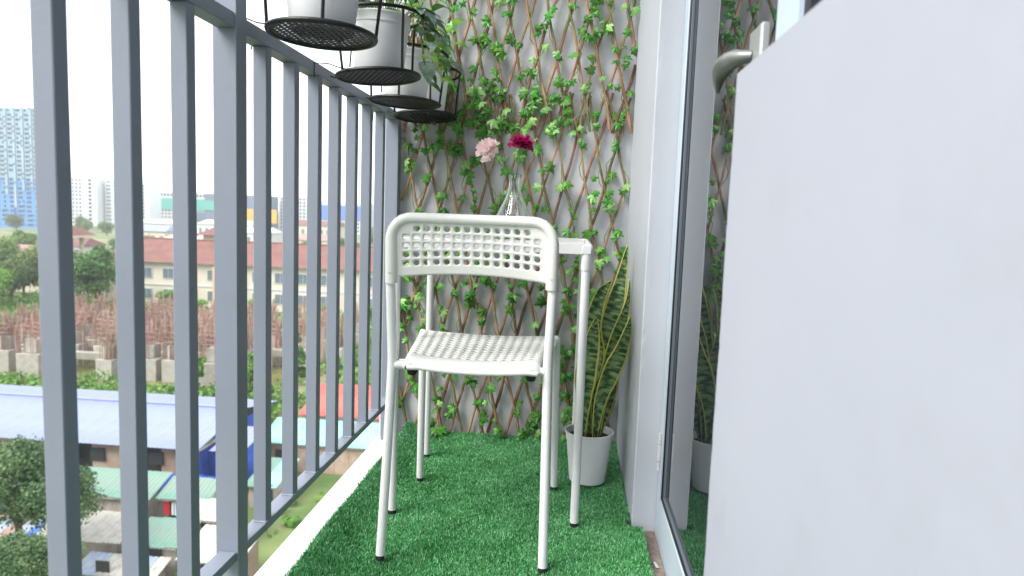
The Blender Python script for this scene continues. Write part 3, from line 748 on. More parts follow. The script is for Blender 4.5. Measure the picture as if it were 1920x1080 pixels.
M['pale_blue_roof'] = mat('pale_blue_sheet', (.20, .26, .36), .6, (.27, .32, .40), 1.4, dirt=(.17, .17, .17), dscale=2, damount=(.5, .75))
M['red_roof'] = mat('coral_red_sheet', (.42, .07, .055), .6, (.50, .11, .085), .6)
M['tile_roof'] = mat('red_brown_tiles', (.13, .056, .048), .8, (.17, .075, .062), .6, rand=.06)
M['cream_wall'] = mat('cream_render', (.46, .42, .33), .85, (.52, .48, .39), .5)
M['peach_wall'] = mat('peach_render', (.48, .33, .22), .85)
M['dark'] = mat('dark_opening', (.03, .032, .035), .6)
M['window_glass'] = mat('grey_window_glass', (.12, .16, .18), .2)
M['concrete'] = mat('weathered_concrete', (.28, .27, .23), .9, (.40, .385, .35), .8, dirt=(.25, .22, .15), dscale=.9, damount=(.5, .7), rand=.12)
M['rebar'] = mat('rusty_rebar', (.25, .14, .105), .9, (.36, .26, .21), .6, rand=.2)
M['tower_blue'] = mat('tower_blue', (.06, .19, .42), .6, (.08, .23, .47), .05)
M['tower_deep'] = mat('tower_deep_blue', (.02, .06, .30), .6)
M['tower_pale'] = mat('tower_pale', (.19, .29, .38), .6, (.23, .33, .41), .05)
M['tower_white'] = mat('tower_white', (.66, .68, .70), .7)
M['far_grey'] = mat('far_grey_glass', (.05, .065, .085), .4)
M['far_white'] = mat('far_white_wall', (.50, .50, .51), .8)
M['mall_teal'] = mat('teal_panel', (.05, .30, .25), .6)
M['mall_slate'] = mat('slate_blue_panel', (.09, .125, .19), .6)
M['mall_orange'] = mat('orange_panel', (.62, .28, .02), .6)
M['mall_blue'] = mat('blue_panel', (.05, .14, .42), .6)
M['cloth_red'] = mat('red_cloth', (.6, .03, .04), .9); M['cloth_white'] = mat('pale_cloth', (.6, .62, .68), .9); M['cloth_dark'] = mat('dark_cloth', (.05, .06, .12), .9)

def ground():
    n = 60; V = []; F = []
    for i in range(n+1):
        for j in range(n+1):
            x = -3000+6000*i/n; y = -600+4200*j/n; V.append((x, y, GZ))
    for i in range(n):
        for j in range(n): a = i*(n+1)+j; F.append((a, a+n+1, a+n+2, a+1))
    tag(MB().add(V, F).build('ground', M['ground'], smooth=0, origin=(0, 0, GZ)), kind='structure')
ground()
pts = [(-62, 60.5), (-50, 58.5), (-38, 61), (-28, 66), (-24, 78), (-28, 92), (-44, 96), (-60, 92), (-72, 84), (-74, 70)]
tag(MB().add([(x, y, GZ+.02) for x, y in pts], [tuple(range(len(pts)))]).build('pond', M['pond'], smooth=0), kind='structure')

def leaf_cloud(centres, radii, n, size, squash=.8, seed=0, fill=.45):
    r = np.random.default_rng(seed); C_ = np.array(centres); R_ = np.array(radii); w_ = R_**2/np.sum(R_**2)
    k = r.choice(len(C_), n, p=w_); d_ = r.normal(size=(n, 3)); d_ /= np.linalg.norm(d_, axis=1)[:, None]
    d_[:, 2] = np.where(d_[:, 2] < -.3, -d_[:, 2], d_[:, 2])
    rad = R_[k]*(1-fill*r.random(n)**1.6)*(1+.12*r.normal(size=n)); P = C_[k]+d_*rad[:, None]*np.array([1, 1, squash])
    u = r.normal(size=(n, 3)); u /= np.linalg.norm(u, axis=1)[:, None]; nn_ = d_+.9*u; nn_ /= np.linalg.norm(nn_, axis=1)[:, None]
    a = np.cross(nn_, r.normal(size=(n, 3))); a /= np.linalg.norm(a, axis=1)[:, None]; b = np.cross(nn_, a)
    s = size*r.uniform(.6, 1.3, n)[:, None]
    V = np.stack([P-a*s*.5, P+b*s*.34+nn_*s*.1, P+a*s*.5, P-b*s*.34+nn_*s*.1], 1).reshape(-1, 3)
    F = np.arange(4*n).reshape(-1, 4); return V, F
def make_tree(loc, h, cr, m, n, size, label, group, seed, trunk=.35, name='tree', squash=.8, shape='round'):
    rnd = random.Random(seed); T = empty(name, loc, label, 'tree', group)
    cz = h-cr*squash; cents = []; rads = []
    for i in range(13):
        a = rnd.uniform(0, 2*pi); q = cr*rnd.uniform(.15, .68)
        zz = cz+rnd.uniform(-.5, .55)*cr*squash
        if shape == 'tall': zz = h*rnd.uniform(.25, .88); q *= (1.15-zz/h)
        cents.append((q*cos(a), q*sin(a), zz)); rads.append(cr*rnd.uniform(.28, .5)*(1 if shape == 'round' else .75))
    tk = MB(); r0 = max(.05, h*.022)
    tk.tube([(0, 0, -.1), (rnd.uniform(-.03, .03)*h, 0, h*trunk*.5), (rnd.uniform(-.05, .05)*h, rnd.uniform(-.03, .03)*h, h*trunk), (0, 0, cz)], [r0*1.3, r0, r0*.85, r0*.4], 8)
    for c in cents[:8]: tk.tube([(0, 0, h*trunk*rnd.uniform(.7, 1.1)), (c[0]*.5, c[1]*.5, (h*trunk+c[2])/2+.1*cr), c], [r0*.5, r0*.32, r0*.1], 5)
    tk.build('trunk', M['bark'], T, world=False)
    V, F = leaf_cloud(cents, rads, n, size, squash, seed)
    link('crown', npmesh('crown', V, F, m), T)
    return T
def place(src, loc, s, rz, label, group=None):
    c = copy_tree(src); c.location = loc; c.scale = (s, s, s*random.uniform(.9, 1.1)); c.rotation_euler.z = rz; tag(c, label, 'tree', group); return c

# --- corrugated roofs and shacks
def sheet_mesh(name, wd, sx, dy, dz, m, amp=.035, pitch=.25):
    """one corrugated sheet: width along x, running dy in y and rising dz"""
    n = max(2, int(round(wd/pitch))*2); V = []; F = []
    for i in range(n+1):
        x = wd*i/n; z = amp*(1 if i % 2 else 0)
        V += [(x, 0, z), (x+sx, dy, dz+z), (x, 0, z-.02), (x+sx, dy, dz+z-.02)]
    for i in range(n):
        k = 4*i; F += [(k, k+4, k+5, k+1), (k+2, k+3, k+7, k+6), (k, k+2, k+6, k+4), (k+1, k+5, k+7, k+3)]
    F += [(0, 1, 3, 2), (4*n, 4*n+2, 4*n+3, 4*n+1)]
    me = bpy.data.meshes.new(name); me.from_pydata(V, [], F); me.materials.append(m); return me
def roof_run(parent, x0, x1, y0, z0, y1, z1, m, wd=1.0, jitter=0, mats=None, rnd=random):
    n = max(1, int(round((x1-x0)/wd))); w_ = (x1-x0)/n; me = {}
    for i in range(n):
        mm = m if not mats else rnd.choice(mats)
        if mm.name not in me: me[mm.name] = sheet_mesh('roof_sheet', w_*1.03, 0, y1-y0, z1-z0, mm)
        o = link('roof_sheet', me[mm.name], parent, Vector((x0+i*w_, y0+rnd.uniform(-jitter, jitter), z0+.004*(i % 2)+rnd.uniform(0, jitter*.25)))-wloc(parent))
def panel_wall(parent, p0, p1, z0, z1, m, step=1.2, th=.06, gaps=(), rnd=random, name='wall_panel'):
    a = Vector((p0[0], p0[1], 0)); b = Vector((p1[0], p1[1], 0)); L = (b-a).length; n = max(1, int(round(L/step))); d_ = (b-a)/L; nr = Vector((d_.y, -d_.x, 0))
    for i in range(n):
        if i in gaps: continue
        q0 = a+d_*(L*i/n+.01); q1 = a+d_*(L*(i+1)/n-.01); off = nr*rnd.uniform(0, .03)
        v = [q0+off, q1+off, q1+off-nr*th, q0+off-nr*th]
        MB().add([(p.x, p.y, z0) for p in v]+[(p.x, p.y, z1) for p in v], [(0, 3, 2, 1), (4, 5, 6, 7), (0, 1, 5, 4), (1, 2, 6, 5), (2, 3, 7, 6), (3, 0, 4, 7)]).build(name, m, parent, smooth=0)

# big lavender blue shed
rnd = random.Random(11)
shed = empty('shed', (-35, 45, GZ), 'long low shed with a wide lavender blue sheet roof', 'shed')
roof_run(shed, -50, -21.9, 39.4, -14.0, 45.4, -13.05, M['blue_roof'], 1.1)
roof_run(shed, -50, -21.9, 45.4, -13.05, 51.0, -14.0, M['blue_roof'], 1.1)
MB().box(-50, -21.88, 45.25, 45.6, -13.03, -12.97).build('ridge_cap', M['blue_roof'], shed)
panel_wall(shed, (-49.5, 40.2), (-22.4, 40.2), GZ, -14.06, M['ply'], 2.26, gaps=(8, 10), rnd=rnd)
panel_wall(shed, (-22.3, 40.3), (-22.3, 50.6), GZ, -14.05, M['tarp'], 1.1, rnd=rnd)
MB().add([(-22.35, 40.3, -14.1), (-22.35, 45.4, -13.15), (-22.35, 50.6, -14.1)], [(0, 1, 2)]).build('gable', M['dark'], shed, smooth=0)
MB().box(-49.4, -22.6, 40.6, 40.7, GZ, -14.1).build('dark_backing', M['dark'], shed)  # near-black backing, paints the shaded inside behind the panel gaps
MB().box(-22.2, -21.95, 39.4, 45.4, -14.2, -14.05).build('rafter', M['cream_roof'], shed)
for x in (-31.0, -29.2, -25.4):
    MB().box(x, x+.9, 40.05, 40.14, -15.3, -14.5).build('window', M['dark'], shed)
fc = empty('sheet_fence', (-26, 38.6, GZ), 'bright blue corrugated sheet fence along the foot of the long shed', 'fence')
for i in range(12):
    MB().box(-31.5+i*.95, -31.5+i*.95+.93, 38.6+.02*(i % 2), 38.66+.02*(i % 2), GZ, -15.25+rnd.uniform(-.08, .08)).build('fence_panel', M['tarp'], fc, smooth=0)
bl = empty('blue_shack', (-18.8, 42, GZ), 'narrow bright blue sheet walled shack right of the long shed', 'shack')
panel_wall(bl, (-21.2, 40.2), (-19.6, 40.2), GZ, -14.3, M['tarp'], .8, rnd=rnd)
panel_wall(bl, (-19.6, 40.2), (-19.6, 43.4), GZ, -14.3, M['tarp'], .8, rnd=rnd)
roof_run(bl, -21.5, -19.4, 40.0, -14.2, 43.6, -13.7, M['blue_roof'], .7)

def shack(label, x0, x1, yn, yf, zn, zf, mats, wm, wd=.8, door=True, seed=1, jit=.05, cat='shack', gaps=()):
    rnd = random.Random(seed); s = empty('shack', ((x0+x1)/2, (yn+yf)/2, GZ), label, cat, 'shacks below the balcony')
    roof_run(s, x0, x1, yn, zn, yf, zf, mats[0], wd, jit, mats, rnd)
    panel_wall(s, (x0+.25, yn+.3), (x1-.25, yn+.3), GZ, zn-.02, wm, 1.0, gaps=gaps, rnd=rnd)
    panel_wall(s, (x1-.25, yn+.3), (x1-.25, yf-.1), GZ, min(zn, zf)-.02, wm, 1.0, rnd=rnd)
    MB().box(x0+.3, x1-.35, yn+.9, yn+1.0, GZ, zn-.15).build('dark_backing', M['dark'], s)  # dark backing colours in the shade behind the wall panels
    if door: MB().box(x0+1.1, x0+1.75, yn+.20, yn+.26, GZ, GZ+1.5).build('door', M['dark'], s)
    MB().box(x0+.1, x1-.1, yn+.05, yn+.12, zn-.10, zn-.03).build('eave_board', M['oldply'], s)
    return s
shack('green sheet roofed shack along the blue fence', -30.5, -22.0, 34.6, 36.9, -15.15, -14.45, [M['green_roof']], M['oldply'], .9, seed=2)
shack('green roofed shack with laundry hanging under its eave', -21.9, -18.9, 35.0, 36.8, -15.2, -14.6, [M['green_roof']], M['oldply'], .8, seed=3, gaps=(0, 1), door=False)
shack('patched shack with pale and sea green roof sheets above a grey board wall', -25.2, -20.8, 30.3, 32.6, -15.45, -14.95, [M['cream_roof'], M['cream_roof'], M['green_roof']], M['oldply'], .9, seed=4)
shack('patched shack with rusty pink and green roof sheets', -20.5, -17.8, 30.2, 32.4, -15.4, -14.98, [M['green_roof'], M['rusty_roof'], M['green_roof']], M['oldply'], .7, seed=5)
shack('low lean-to with pale blue sheets in front of the patched shacks', -22.0, -18.0, 28.6, 30.0, -16.1, -15.75, [M['pale_blue_roof'], M['cream_roof']], M['oldply'], .6, seed=6)
shack('cream ribbed roof shack nearest the post of the railing', -17.2, -14.2, 28.9, 31.6, -15.25, -14.8, [M['cream_roof']], M['ply'], .7, seed=7)
shack('small shack with a cream and green roof behind the ribbed roof', -19.6, -16.8, 33.4, 35.3, -15.5, -15.1, [M['cream_roof'], M['green_roof']], M['oldply'], .8, seed=8)
shack('low shack with blue and rusty scrap roof under the feathery tree', -31.5, -25.9, 31.0, 34.8, -16.1, -15.6, [M['pale_blue_roof'], M['rusty_roof'], M['tarp']], M['oldply'], .7, seed=9)
shack('teal sheet roofed house in front of the red roof', -20.4, -12.0, 44.4, 47.6, -15.0, -14.2, [M['teal_roof']], M['ply'], 1.0, seed=10, cat='house')
shack('coral red roofed house beyond the teal roof', -19.0, -9.5, 47.9, 52.5, -14.0, -12.8, [M['red_roof']], M['cream_wall'], 1.0, seed=12, cat='house')
shack('small shack with dark teal lean-to roof beside the blue walls', -18.6, -16.6, 38.4, 42.0, -15.6, -15.1, [M['teal_roof'], M['green_roof']], M['oldply'], .8, seed=13)
# laundry
for k, (m, nm) in enumerate(((M['cloth_red'], 'red'), (M['cloth_white'], 'white'), (M['cloth_dark'], 'dark'), (M['cloth_white'], 'pale blue'))):
    x = -21.5+k*.42; z0 = -16.15
    V = []; F = []
    for i in range(6):
        for j in range(5): V.append((x+.34*i/5, 35.18+.03*sin(i*2+k)*(1+j*.3), z0+.75*j/4+(.03*sin(i+j) if j == 0 else 0)))
    for i in range(5):
        for j in range(4): a = i*5+j; F.append((a, a+1, a+6, a+5))
    o = MB().add(V, F).build('laundry', m, smooth=60); tag(o, nm+' cloth hanging on the line under the green roof', 'laundry', 'laundry on the line')

# --- flooded foundations with rusty rebar
rnd = random.Random(21)
def found_variant(seed):
    r = random.Random(seed); f = empty('foundation_column', (0, 0, 0))
    w_ = r.uniform(.8, 1.25); h = r.uniform(2.6, 3.8)
    MB().box(-w_, w_, -w_, w_, -.3, h*.62, b=.05).build('concrete_base', M['concrete'], f, world=False)
    MB().box(-w_*.55, w_*.55, -w_*.55, w_*.55, h*.62+.002, h, b=.05).build('concrete_column', M['concrete'], f, world=False)
    b = MB()
    for i in range(34):
        x, y = r.uniform(-w_, w_), r.uniform(-w_, w_); hh = h+r.uniform(.5, 2.6)
        b.tube([(x, y, h*.5), (x+r.uniform(-.1, .1), y, (h+hh)/2), (x+r.uniform(-.35, .35), y+r.uniform(-.3, .3), hh)], .055, 4)
    for z in (h+.4, h+.9, h+1.4): b.tube([(-w_*.8, -w_*.8, z), (w_*.8, -w_*.8, z), (w_*.8, w_*.8, z), (-w_*.8, w_*.8, z), (-w_*.8, -w_*.8, z)], .04, 4)
    o = b.build('rebar', M['rebar'], f, world=False, smooth=0); tag(o, kind='stuff'); return f
fv = [found_variant(k) for k in range(4)]; used = set()
k = 0
for j, y in enumerate((66.5, 71, 76, 81.5, 87)):
    for i in range(11):
        x = -61+i*3.7+(j % 2)*1.2-j*.8+rnd.uniform(-.5, .5)
        if x > -25.5-(0 if j > 1 else 9) or x < -66: continue
        if rnd.random() < .12: continue
        v = k % 4; k += 1
        if v not in used: used.add(v); o = fv[v]
        else: o = copy_tree(fv[v])
        o.location = (x, y+rnd.uniform(-.6, .6), GZ); o.rotation_euler.z = rnd.uniform(-.1, .1)
        tag(o, 'concrete footing standing in the pond with upright rusty rebar', 'foundation', 'unfinished foundations in the pond')
for n_, (x0, x1, y, z) in enumerate(((-66, -46, 69.0, -15.2), (-58, -30, 74.0, -14.9), (-45, -26, 84, -14.5), (-66, -44, 90, -14.2))):
    o = MB().box(x0, x1, y, y+.7, z-.8, z, b=.05).build('ground_beam', M['concrete'])
    tag(o, ['nearest', 'second nearest', 'second farthest', 'farthest'][n_]+' long concrete beam joining the unfinished foundations', 'concrete beam')
rb = MB()
for i in range(520):
    y = rnd.uniform(70, 92); x = rnd.uniform(-66, -27); h = rnd.uniform(2.2, 5.0)
    rb.tube([(x, y, GZ), (x+rnd.uniform(-.3, .3), y, GZ+h)], .05, 3, cap=False)
tag(rb.build('rebar_thicket', M['rebar'], smooth=0), 'dense thicket of rusty upright rebar between the foundations', 'rebar', kind='stuff')

# --- red roofed school
sc_ = empty('school_building', (-45, 120, GZ), 'long two storey cream building with a red hipped roof', 'building')
EZ, RZ = -9.4, -5.6; X0, X1, Y0, Y1 = -83, -6, 114.6, 128
MB().box(X0+.8, X1, Y0+.9, Y1-.9, GZ, EZ+.15).build('wall', M['cream_wall'], sc_)
MB().box(X0+.3, X1, Y0+.3, Y1-.3, EZ-.05, EZ+.14).build('eave', M['far_white'], sc_)
yc = (Y0+Y1)/2
MB().add([(X0, Y0, EZ+.15), (X1, Y0, EZ+.15), (X1, yc, RZ), (X0+5.5, yc, RZ), (X0, Y1, EZ+.15), (X1, Y1, EZ+.15)], [(0, 1, 2, 3), (0, 3, 4), (4, 3, 2, 5), (0, 4, 5, 1), (1, 5, 2)]).build('roof', M['tile_roof'], sc_, smooth=0)
MB().tube([(X0+5.4, yc, RZ+.06), (X1, yc, RZ+.06)], .16, 6).build('ridge', M['tile_roof'], sc_)
MB().box(X0+.7, X1, Y0+.78, Y0+.895, -13.3, -13.0).build('string_course', M['far_white'], sc_)
wf = MB().box(0, 1.9, -.1, 0, 0, 1.7); 
def school_window(x, z, w_=1.9, h=1.6):
    f = MB().box(x-.12, x+w_+.12, Y0+.80, Y0+.895, z-.12, z+h+.12).build('window_frame', M['far_white'], sc_)
    MB().box(x, x+w_/2-.05, Y0+.76, Y0+.799, z, z+h).build('pane', M['window_glass'], f)
    MB().box(x+w_/2+.05, x+w_, Y0+.76, Y0+.799, z, z+h).build('pane', M['window_glass'], f)
for i in range(18):
    x = X0+9+i*4.0
    if i in (9,): continue
    school_window(x, -12.0); school_window(x, -15.6)
MB().box(-60.5, -56.8, Y0-.4, Y0+.8, GZ, EZ-.3).build('entrance_bay', M['peach_wall'], sc_)
MB().box(-59.6, -57.8, Y0-.5, Y0-.401, -13.4, -10.8).build('bay_window', M['window_glass'], sc_)
tw = empty('bell_tower', (-84, 111, GZ), 'square cream lookout tower with a small red roof left of the long building', 'tower')
MB().box(-85.6, -82.4, 109.6, 112.8, GZ, -7.6).build('wall', M['cream_wall'], tw)
for x in (-85.6, -82.9):
    for y in (109.6, 112.3): MB().box(x, x+.5, y, y+.5, -7.6, -5.4).build('pillar', M['cream_wall'], tw)
MB().box(-87, -81, 108.2, 114.2, -5.4, -5.0).build('eave', M['cream_wall'], tw)
MB().add([(-87, 108.2, -4.99), (-81, 108.2, -4.99), (-81, 114.2, -4.99), (-87, 114.2, -4.99), (-84, 111.2, -3.2)], [(0, 1, 4), (1, 2, 4), (2, 3, 4), (3, 0, 4), (0, 3, 2, 1)]).build('roof', M['tile_roof'], tw, smooth=0)
cp = empty('roof_cupola', (-64.5, 123, -7.6), 'small cream cupola with a red roof rising behind the long red roof', 'cupola')
MB().box(-66.2, -63.2, 121.8, 124.6, -7.8, -4.6).build('wall', M['cream_wall'], cp)
MB().add([(-67.2, 121, -4.6), (-62.2, 121, -4.6), (-62.2, 125.4, -4.6), (-67.2, 125.4, -4.6), (-64.7, 123.2, -3.2)], [(0, 1, 4), (1, 2, 4), (2, 3, 4), (3, 0, 4), (0, 3, 2, 1)]).build('roof', M['tile_roof'], cp, smooth=0)

# --- houses among the trees
hr = random.Random(5); hk = ['pale grey roofed', 'rusty roofed', 'white walled', 'red roofed', 'cream walled', 'green roofed', 'blue roofed']
HM = [M['far_white'], M['rusty_roof'], M['cream_roof'], M['tile_roof'], M['cream_roof'], M['green_roof'], M['blue_roof']]
for k, (x, y, w_, d_, h) in enumerate(((-103, 128, 9, 7, 4), (-118, 140, 12, 8, 6), (-96, 150, 10, 8, 5), (-132, 175, 14, 9, 6), (-108, 190, 12, 9, 7), (-84, 170, 11, 8, 5), (-150, 240, 18, 12, 8), (-120, 260, 16, 12, 8), (-88, 240, 16, 10, 7), (-160, 320, 26, 14, 9), (-120, 330, 22, 14, 10), (-200, 330, 24, 14, 8), (-70, 300, 20, 14, 8), (-95, 112, 7, 6, 4))):
    if k == 13: continue
    hs = empty('house', (x, y, GZ), hk[k % 7]+' small house among the trees, '+['left of the bell tower', 'beyond the garden', 'behind the long red roof', 'far off by the tree line'][min(3, k//4)]+', '+['lowest', 'widest', 'plainest', 'tallest'][k % 4]+' there', 'house')
    MB().box(x-w_/2, x+w_/2, y-d_/2, y+d_/2, GZ, GZ+h).build('wall', [M['cream_wall'], M['far_white']][k % 2], hs)
    V = [(x-w_/2-.5, y-d_/2-.5, GZ+h+.01), (x+w_/2+.5, y-d_/2-.5, GZ+h+.01), (x+w_/2+.5, y+d_/2+.5, GZ+h+.01), (x-w_/2-.5, y+d_/2+.5, GZ+h+.01), (x-w_/2+1, y, GZ+h+2), (x+w_/2-1, y, GZ+h+2)]
    MB().add(V, [(0, 1, 5, 4), (2, 3, 4, 5), (0, 4, 3), (1, 2, 5), (0, 3, 2, 1)]).build('roof', HM[k % 7], hs, smooth=0)
    for i in range(int(w_//3)): MB().box(x-w_/2+1+i*3, x-w_/2+2.3+i*3, y-d_/2-.08, y-d_/2-.005, GZ+h*.45, GZ+h*.8).build('window', M['window_glass'], hs)

# --- skyline
def window_grid(b, x0, x1, y, z0, z1, nx_, nz_, fx=.5, fz=.5, skip=None, rnd=None):
    for i in range(nx_):
        for j in range(nz_):
            if rnd and rnd.random() < skip: continue
            cx = x0+(x1-x0)*(i+.5)/nx_; cz = z0+(z1-z0)*(j+.5)/nz_; a = (x1-x0)/nx_*fx/2; c = (z1-z0)/nz_*fz/2
            b.add([(cx-a, y, cz-c), (cx+a, y, cz-c), (cx+a, y, cz+c), (cx-a, y, cz+c), (cx-a, y+.28, cz-c), (cx+a, y+.28, cz-c), (cx+a, y+.28, cz+c), (cx-a, y+.28, cz+c)], [(0, 1, 2, 3), (0, 4, 5, 1), (3, 2, 6, 7), (0, 3, 7, 4), (1, 5, 6, 2)])
rnd = random.Random(3)
bt = empty('apartment_tower', (-345, 402, GZ), 'tall blue and pale striped apartment tower at the left edge', 'tower block')
MB().box(-380, -311, 391, 415, GZ, 12).build('lower_wall', M['tower_blue'], bt)
MB().box(-380, -311, 391, 415, 12.01, 53).build('upper_wall', M['tower_pale'], bt)
b = MB(); b2 = MB(); b3 = MB(); b4 = MB()
for i in range(13):
    x = -379+i*5.3
    b.box(x+2.9, x+4.7, 390.6, 391, (4 if i % 3 else -6)+rnd.uniform(-3, 3), 53.5)
    window_grid(b2, x, x+2.9, 390.7, GZ+1, 53, 2, 26, .62, .5, .1, rnd)
    for j in range(26):
        if rnd.random() < .5: b3.box(x+3.3, x+4.1, 390.4, 390.59, GZ+2+j*2.7, GZ+3.1+j*2.7)
    if i % 4 == 1: b4.box(x+2.9, x+4.4, 390.5, 391, GZ, GZ+12+rnd.uniform(0, 9))
b.build('pale_strips', M['tower_pale'], bt); tag(b2.build('windows', M['far_grey'], bt, smooth=0), kind='stuff'); tag(b3.build('small_windows', M['far_grey'], bt), kind='stuff'); b4.build('deep_blue_strips', M['tower_deep'], bt)
b = MB(); 
for j in range(26): b.box(-311, -310.8, 393, 414, GZ+2+j*2.7, GZ+3.2+j*2.7)
tag(b.build('side_windows', M['far_grey'], bt), kind='stuff')
for k, (x0, x1, y, z, lb) in enumerate(((-353, -333, 470, 17.5, 'left white high-rise of the three pale towers'), (-331, -321, 476, 17, 'narrow middle white high-rise of the three pale towers'), (-319, -302, 482, 15, 'right and lowest white high-rise of the three pale towers'))):
    t = empty('white_tower', ((x0+x1)/2, y+8, GZ), lb, 'tower block')
    MB().box(x0, x1, y, y+15, GZ, z).build('wall', M['tower_white'], t)
    b = MB(); window_grid(b, x0+1, x0+(x1-x0)*.45, y-.3, GZ+1, z-1, 3, 12, .4, .45); window_grid(b, x0+(x1-x0)*.55, x1-1, y-.3, GZ+1, z-1, 1, 12, .25, .5); tag(b.build('windows', M['far_grey'], t, smooth=0), kind='stuff')
def block(label, x0, x1, y, z1, m, bands, cat='building'):
    t = empty('office_block', ((x0+x1)/2, y+10, GZ), label, cat)
    MB().box(x0, x1, y, y+18, GZ, z1).build('wall', m, t)
    for kind, a, c, z0, z2 in bands:
        if kind == 'grid':
            b = MB(); window_grid(b, a, c, y-.3, z0, z2, int((c-a)/2.6), max(1, int((z2-z0)/2.6)), .5, .5); tag(b.build('windows', M['far_grey'], t, smooth=0), kind='stuff')
        else: MB().box(a, c, y-.6, y-.01, z0, z2).build('panel', M[kind], t)
block('white gridded block with a teal panel on the skyline', -331, -274, 520, 10, M['far_white'], [('grid', -330, -275, 5.6, 9.6), ('mall_slate', -331, -322, -2, 5), ('mall_teal', -321.8, -274, -4, 5), ('grid', -330, -300, -16, -3), ('mall_slate', -299, -274, -12, -5)])
block('dark slate roofed block with an orange panel on the skyline', -273, -224, 505, 9, M['mall_slate'], [('mall_orange', -243, -217.5, -11, -1), ('mall_teal', -272.8, -256, -3, 4), ('mall_slate', -256, -244, -12, -1)])
block('pale gridded block right of the orange panel on the skyline', -223, -198, 522, 9.5, M['far_white'], [('grid', -222, -199, -15, 9)])
block('white block with a blue panel on the skyline', -197, -150, 515, 6, M['far_white'], [('grid', -196, -190, -16, 5), ('mall_blue', -189.5, -152, -7, 4), ('grid', -188, -152, -16, -8)])
block('low pale block at the right end of the skyline', -146, -90, 530, 5, M['far_white'], [('grid', -145, -92, -15, 4)])

# --- vegetation
def undergrowth():
    r = np.random.default_rng(9); n = 1500
    x = r.uniform(-118, -12, n); y = r.uniform(53, 118, n)
    # keep the pond clear
    inp = (x > -68) & (x < -27) & (y > 63.5) & (y < 93)
    hsh = (x > -79) & (y > 112.5)
    x, y = x[~(inp | hsh)], y[~(inp | hsh)]
    x2 = r.uniform(-60, -22, 150); y2 = r.uniform(53.5, 61, 150); x = np.concatenate([x, x2]); y = np.concatenate([y, y2])
    x3 = r.uniform(-20, -8, 50); y3 = r.uniform(30, 43.5, 50); x = np.concatenate([x, x3]); y = np.concatenate([y, y3])
    rr = r.uniform(.5, 1.6, len(x)); rr[-50:] *= .35
    V, F = leaf_cloud(np.stack([x, y, np.full(len(x), GZ)+rr*.25], 1), rr, 60000, .42, .75, 4)
    o = link('undergrowth', npmesh('undergrowth', V-np.array([-60, 80, GZ]), F, M['undergrowth']), None, (-60, 80, GZ)); tag(o, 'rank green undergrowth round the pond and gardens', 'undergrowth', kind='stuff')
undergrowth()
t1 = make_tree((-75.5, 106, GZ), 11.0, 5.6, M['tree_leaf'], 6500, .50, 'big round dark tree in front of the hipped end of the long red roof', None, 3, .2, squash=.95)
t2 = make_tree((-98, 118, GZ), 9.0, 5.2, M['far_leaf'], 4800, .5, 'broad pale tree at the far left below the blue tower', None, 4, .15, squash=1.0)
t3 = make_tree((-93, 104, GZ), 7.6, 4.4, M['lime_leaf'], 4800, .42, 'round green bushy tree at the left edge behind the rusty bars', None, 6, .15, squash=1.0)
t4 = make_tree((-31.8, 63.4, GZ), 6.3, 1.9, M['lime_leaf'], 5200, .30, 'tall bright green shrub beside the pond', None, 8, .3, 'tall_shrub', shape='tall')
place(t4, (-34.6, 62.0, GZ), .82, 2.0, 'shorter bright green shrub left of the tall one by the pond')
place(t4, (-28.6, 60.5, GZ), .75, 4.0, 'bright green shrub right of the tall one by the pond')
t5 = make_tree((-25.0, 62.5, GZ), 7.2, 1.6, M['tree_leaf'], 3600, .30, 'narrow dark green tree right of the bright shrubs', None, 9, .3, shape='tall')
place(t5, (-22.0, 64, GZ), .8, 1.0, 'smaller narrow dark tree near the far end of the railing')
gr = 'trees on the horizon in front of the skyline'
vr = random.Random(31)
for k in range(30):
    x = -150+vr.uniform(-10, 10)+k*5.2; y = vr.uniform(142, 160) if k % 2 else vr.uniform(170, 215)
    place([t1, t2][k % 2], (x*(y/150), y, GZ), vr.uniform(.62, .95), vr.uniform(0, 6), 'leafy tree in the belt behind the long red roof', gr)
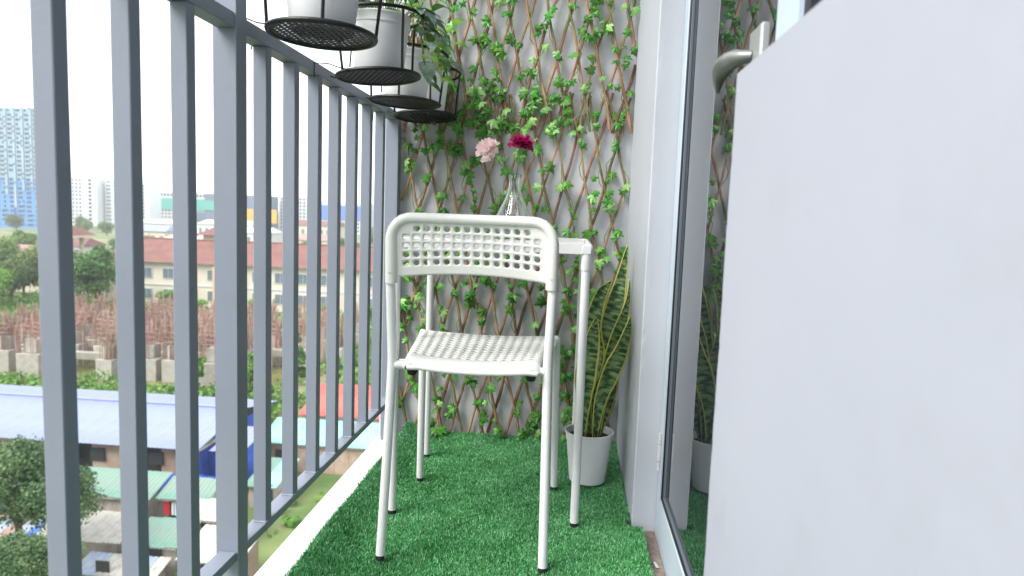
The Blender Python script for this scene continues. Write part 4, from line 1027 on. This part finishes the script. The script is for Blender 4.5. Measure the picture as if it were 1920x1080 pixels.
for k in range(22):
    x = -300+k*12+vr.uniform(-4, 4); y = vr.uniform(300, 380)
    place(t2, (x, y, GZ), vr.uniform(.8, 1.15), vr.uniform(0, 6), 'distant tree at the foot of the skyline', 'distant trees at the foot of the skyline')
for k, (x, y, s, lb) in enumerate(((-104, 128, 1.0, 'leafy tree directly below the blue tower'), (-118, 134, 1.1, 'tall leafy tree left of the one below the blue tower'), (-96, 113, .8, 'pale tree standing just behind the green bushy tree'), (-112, 146, .9, 'farther pale tree below the blue tower'), (-100, 96, .7, 'lowest pale tree at the left edge of the garden'), (-108, 110, .85, 'leftmost pale tree of the garden'), (-125, 150, 1.0, 'pale tree farthest back in the garden'), (-92, 132, .8, 'pale tree behind the bell tower'))):
    place(t2, (x, y, GZ), s, k*.9, lb)
for k, (x, y, s, lb) in enumerate(((-103, 108, .8, 'small tree left of the green bushy tree at the left edge'), (-87, 112, .62, 'small tree at the foot of the bell tower'), (-66, 110, .5, 'low round tree before the cream school wall'), (-60, 109, .36, 'smallest round bush before the cream school wall'), (-50, 109, .42, 'round bush by the peach entrance bay'), (-39, 108, .40, 'round bush before the right part of the cream wall'), (-30, 106, .5, 'round tree before the far right end of the cream wall'))):
    place(t3, (x, y, GZ), s, k*1.3, lb)
nt_ = make_tree((-24.4, 28.6, GZ), 7.4, 3.3, M['near_leaf'], 24000, .17, 'feathery green tree rising at the bottom left corner', None, 12, .45)
place(nt_, (-21.4, 25.4, GZ), .72, 2.2, 'smaller feathery tree below the bottom left tree')

# --- thin humid air over the town
hz_ = bpy.data.materials.new('humid_air'); hz_.use_nodes = True; hn = hz_.node_tree; hn.nodes.remove(hn.nodes['Principled BSDF'])
pv = hn.nodes.new('ShaderNodeVolumePrincipled'); pv.inputs['Color'].default_value = (.93, .95, 1, 1); pv.inputs['Density'].default_value = .00032
hn.links.new(pv.outputs[0], hn.nodes['Material Output'].inputs['Volume'])
tag(MB().box(-3100, 3100, -700, 3700, GZ-1, 62).build('haze', hz_, smooth=0), kind='stuff')
S.cycles.volume_bounces = 2
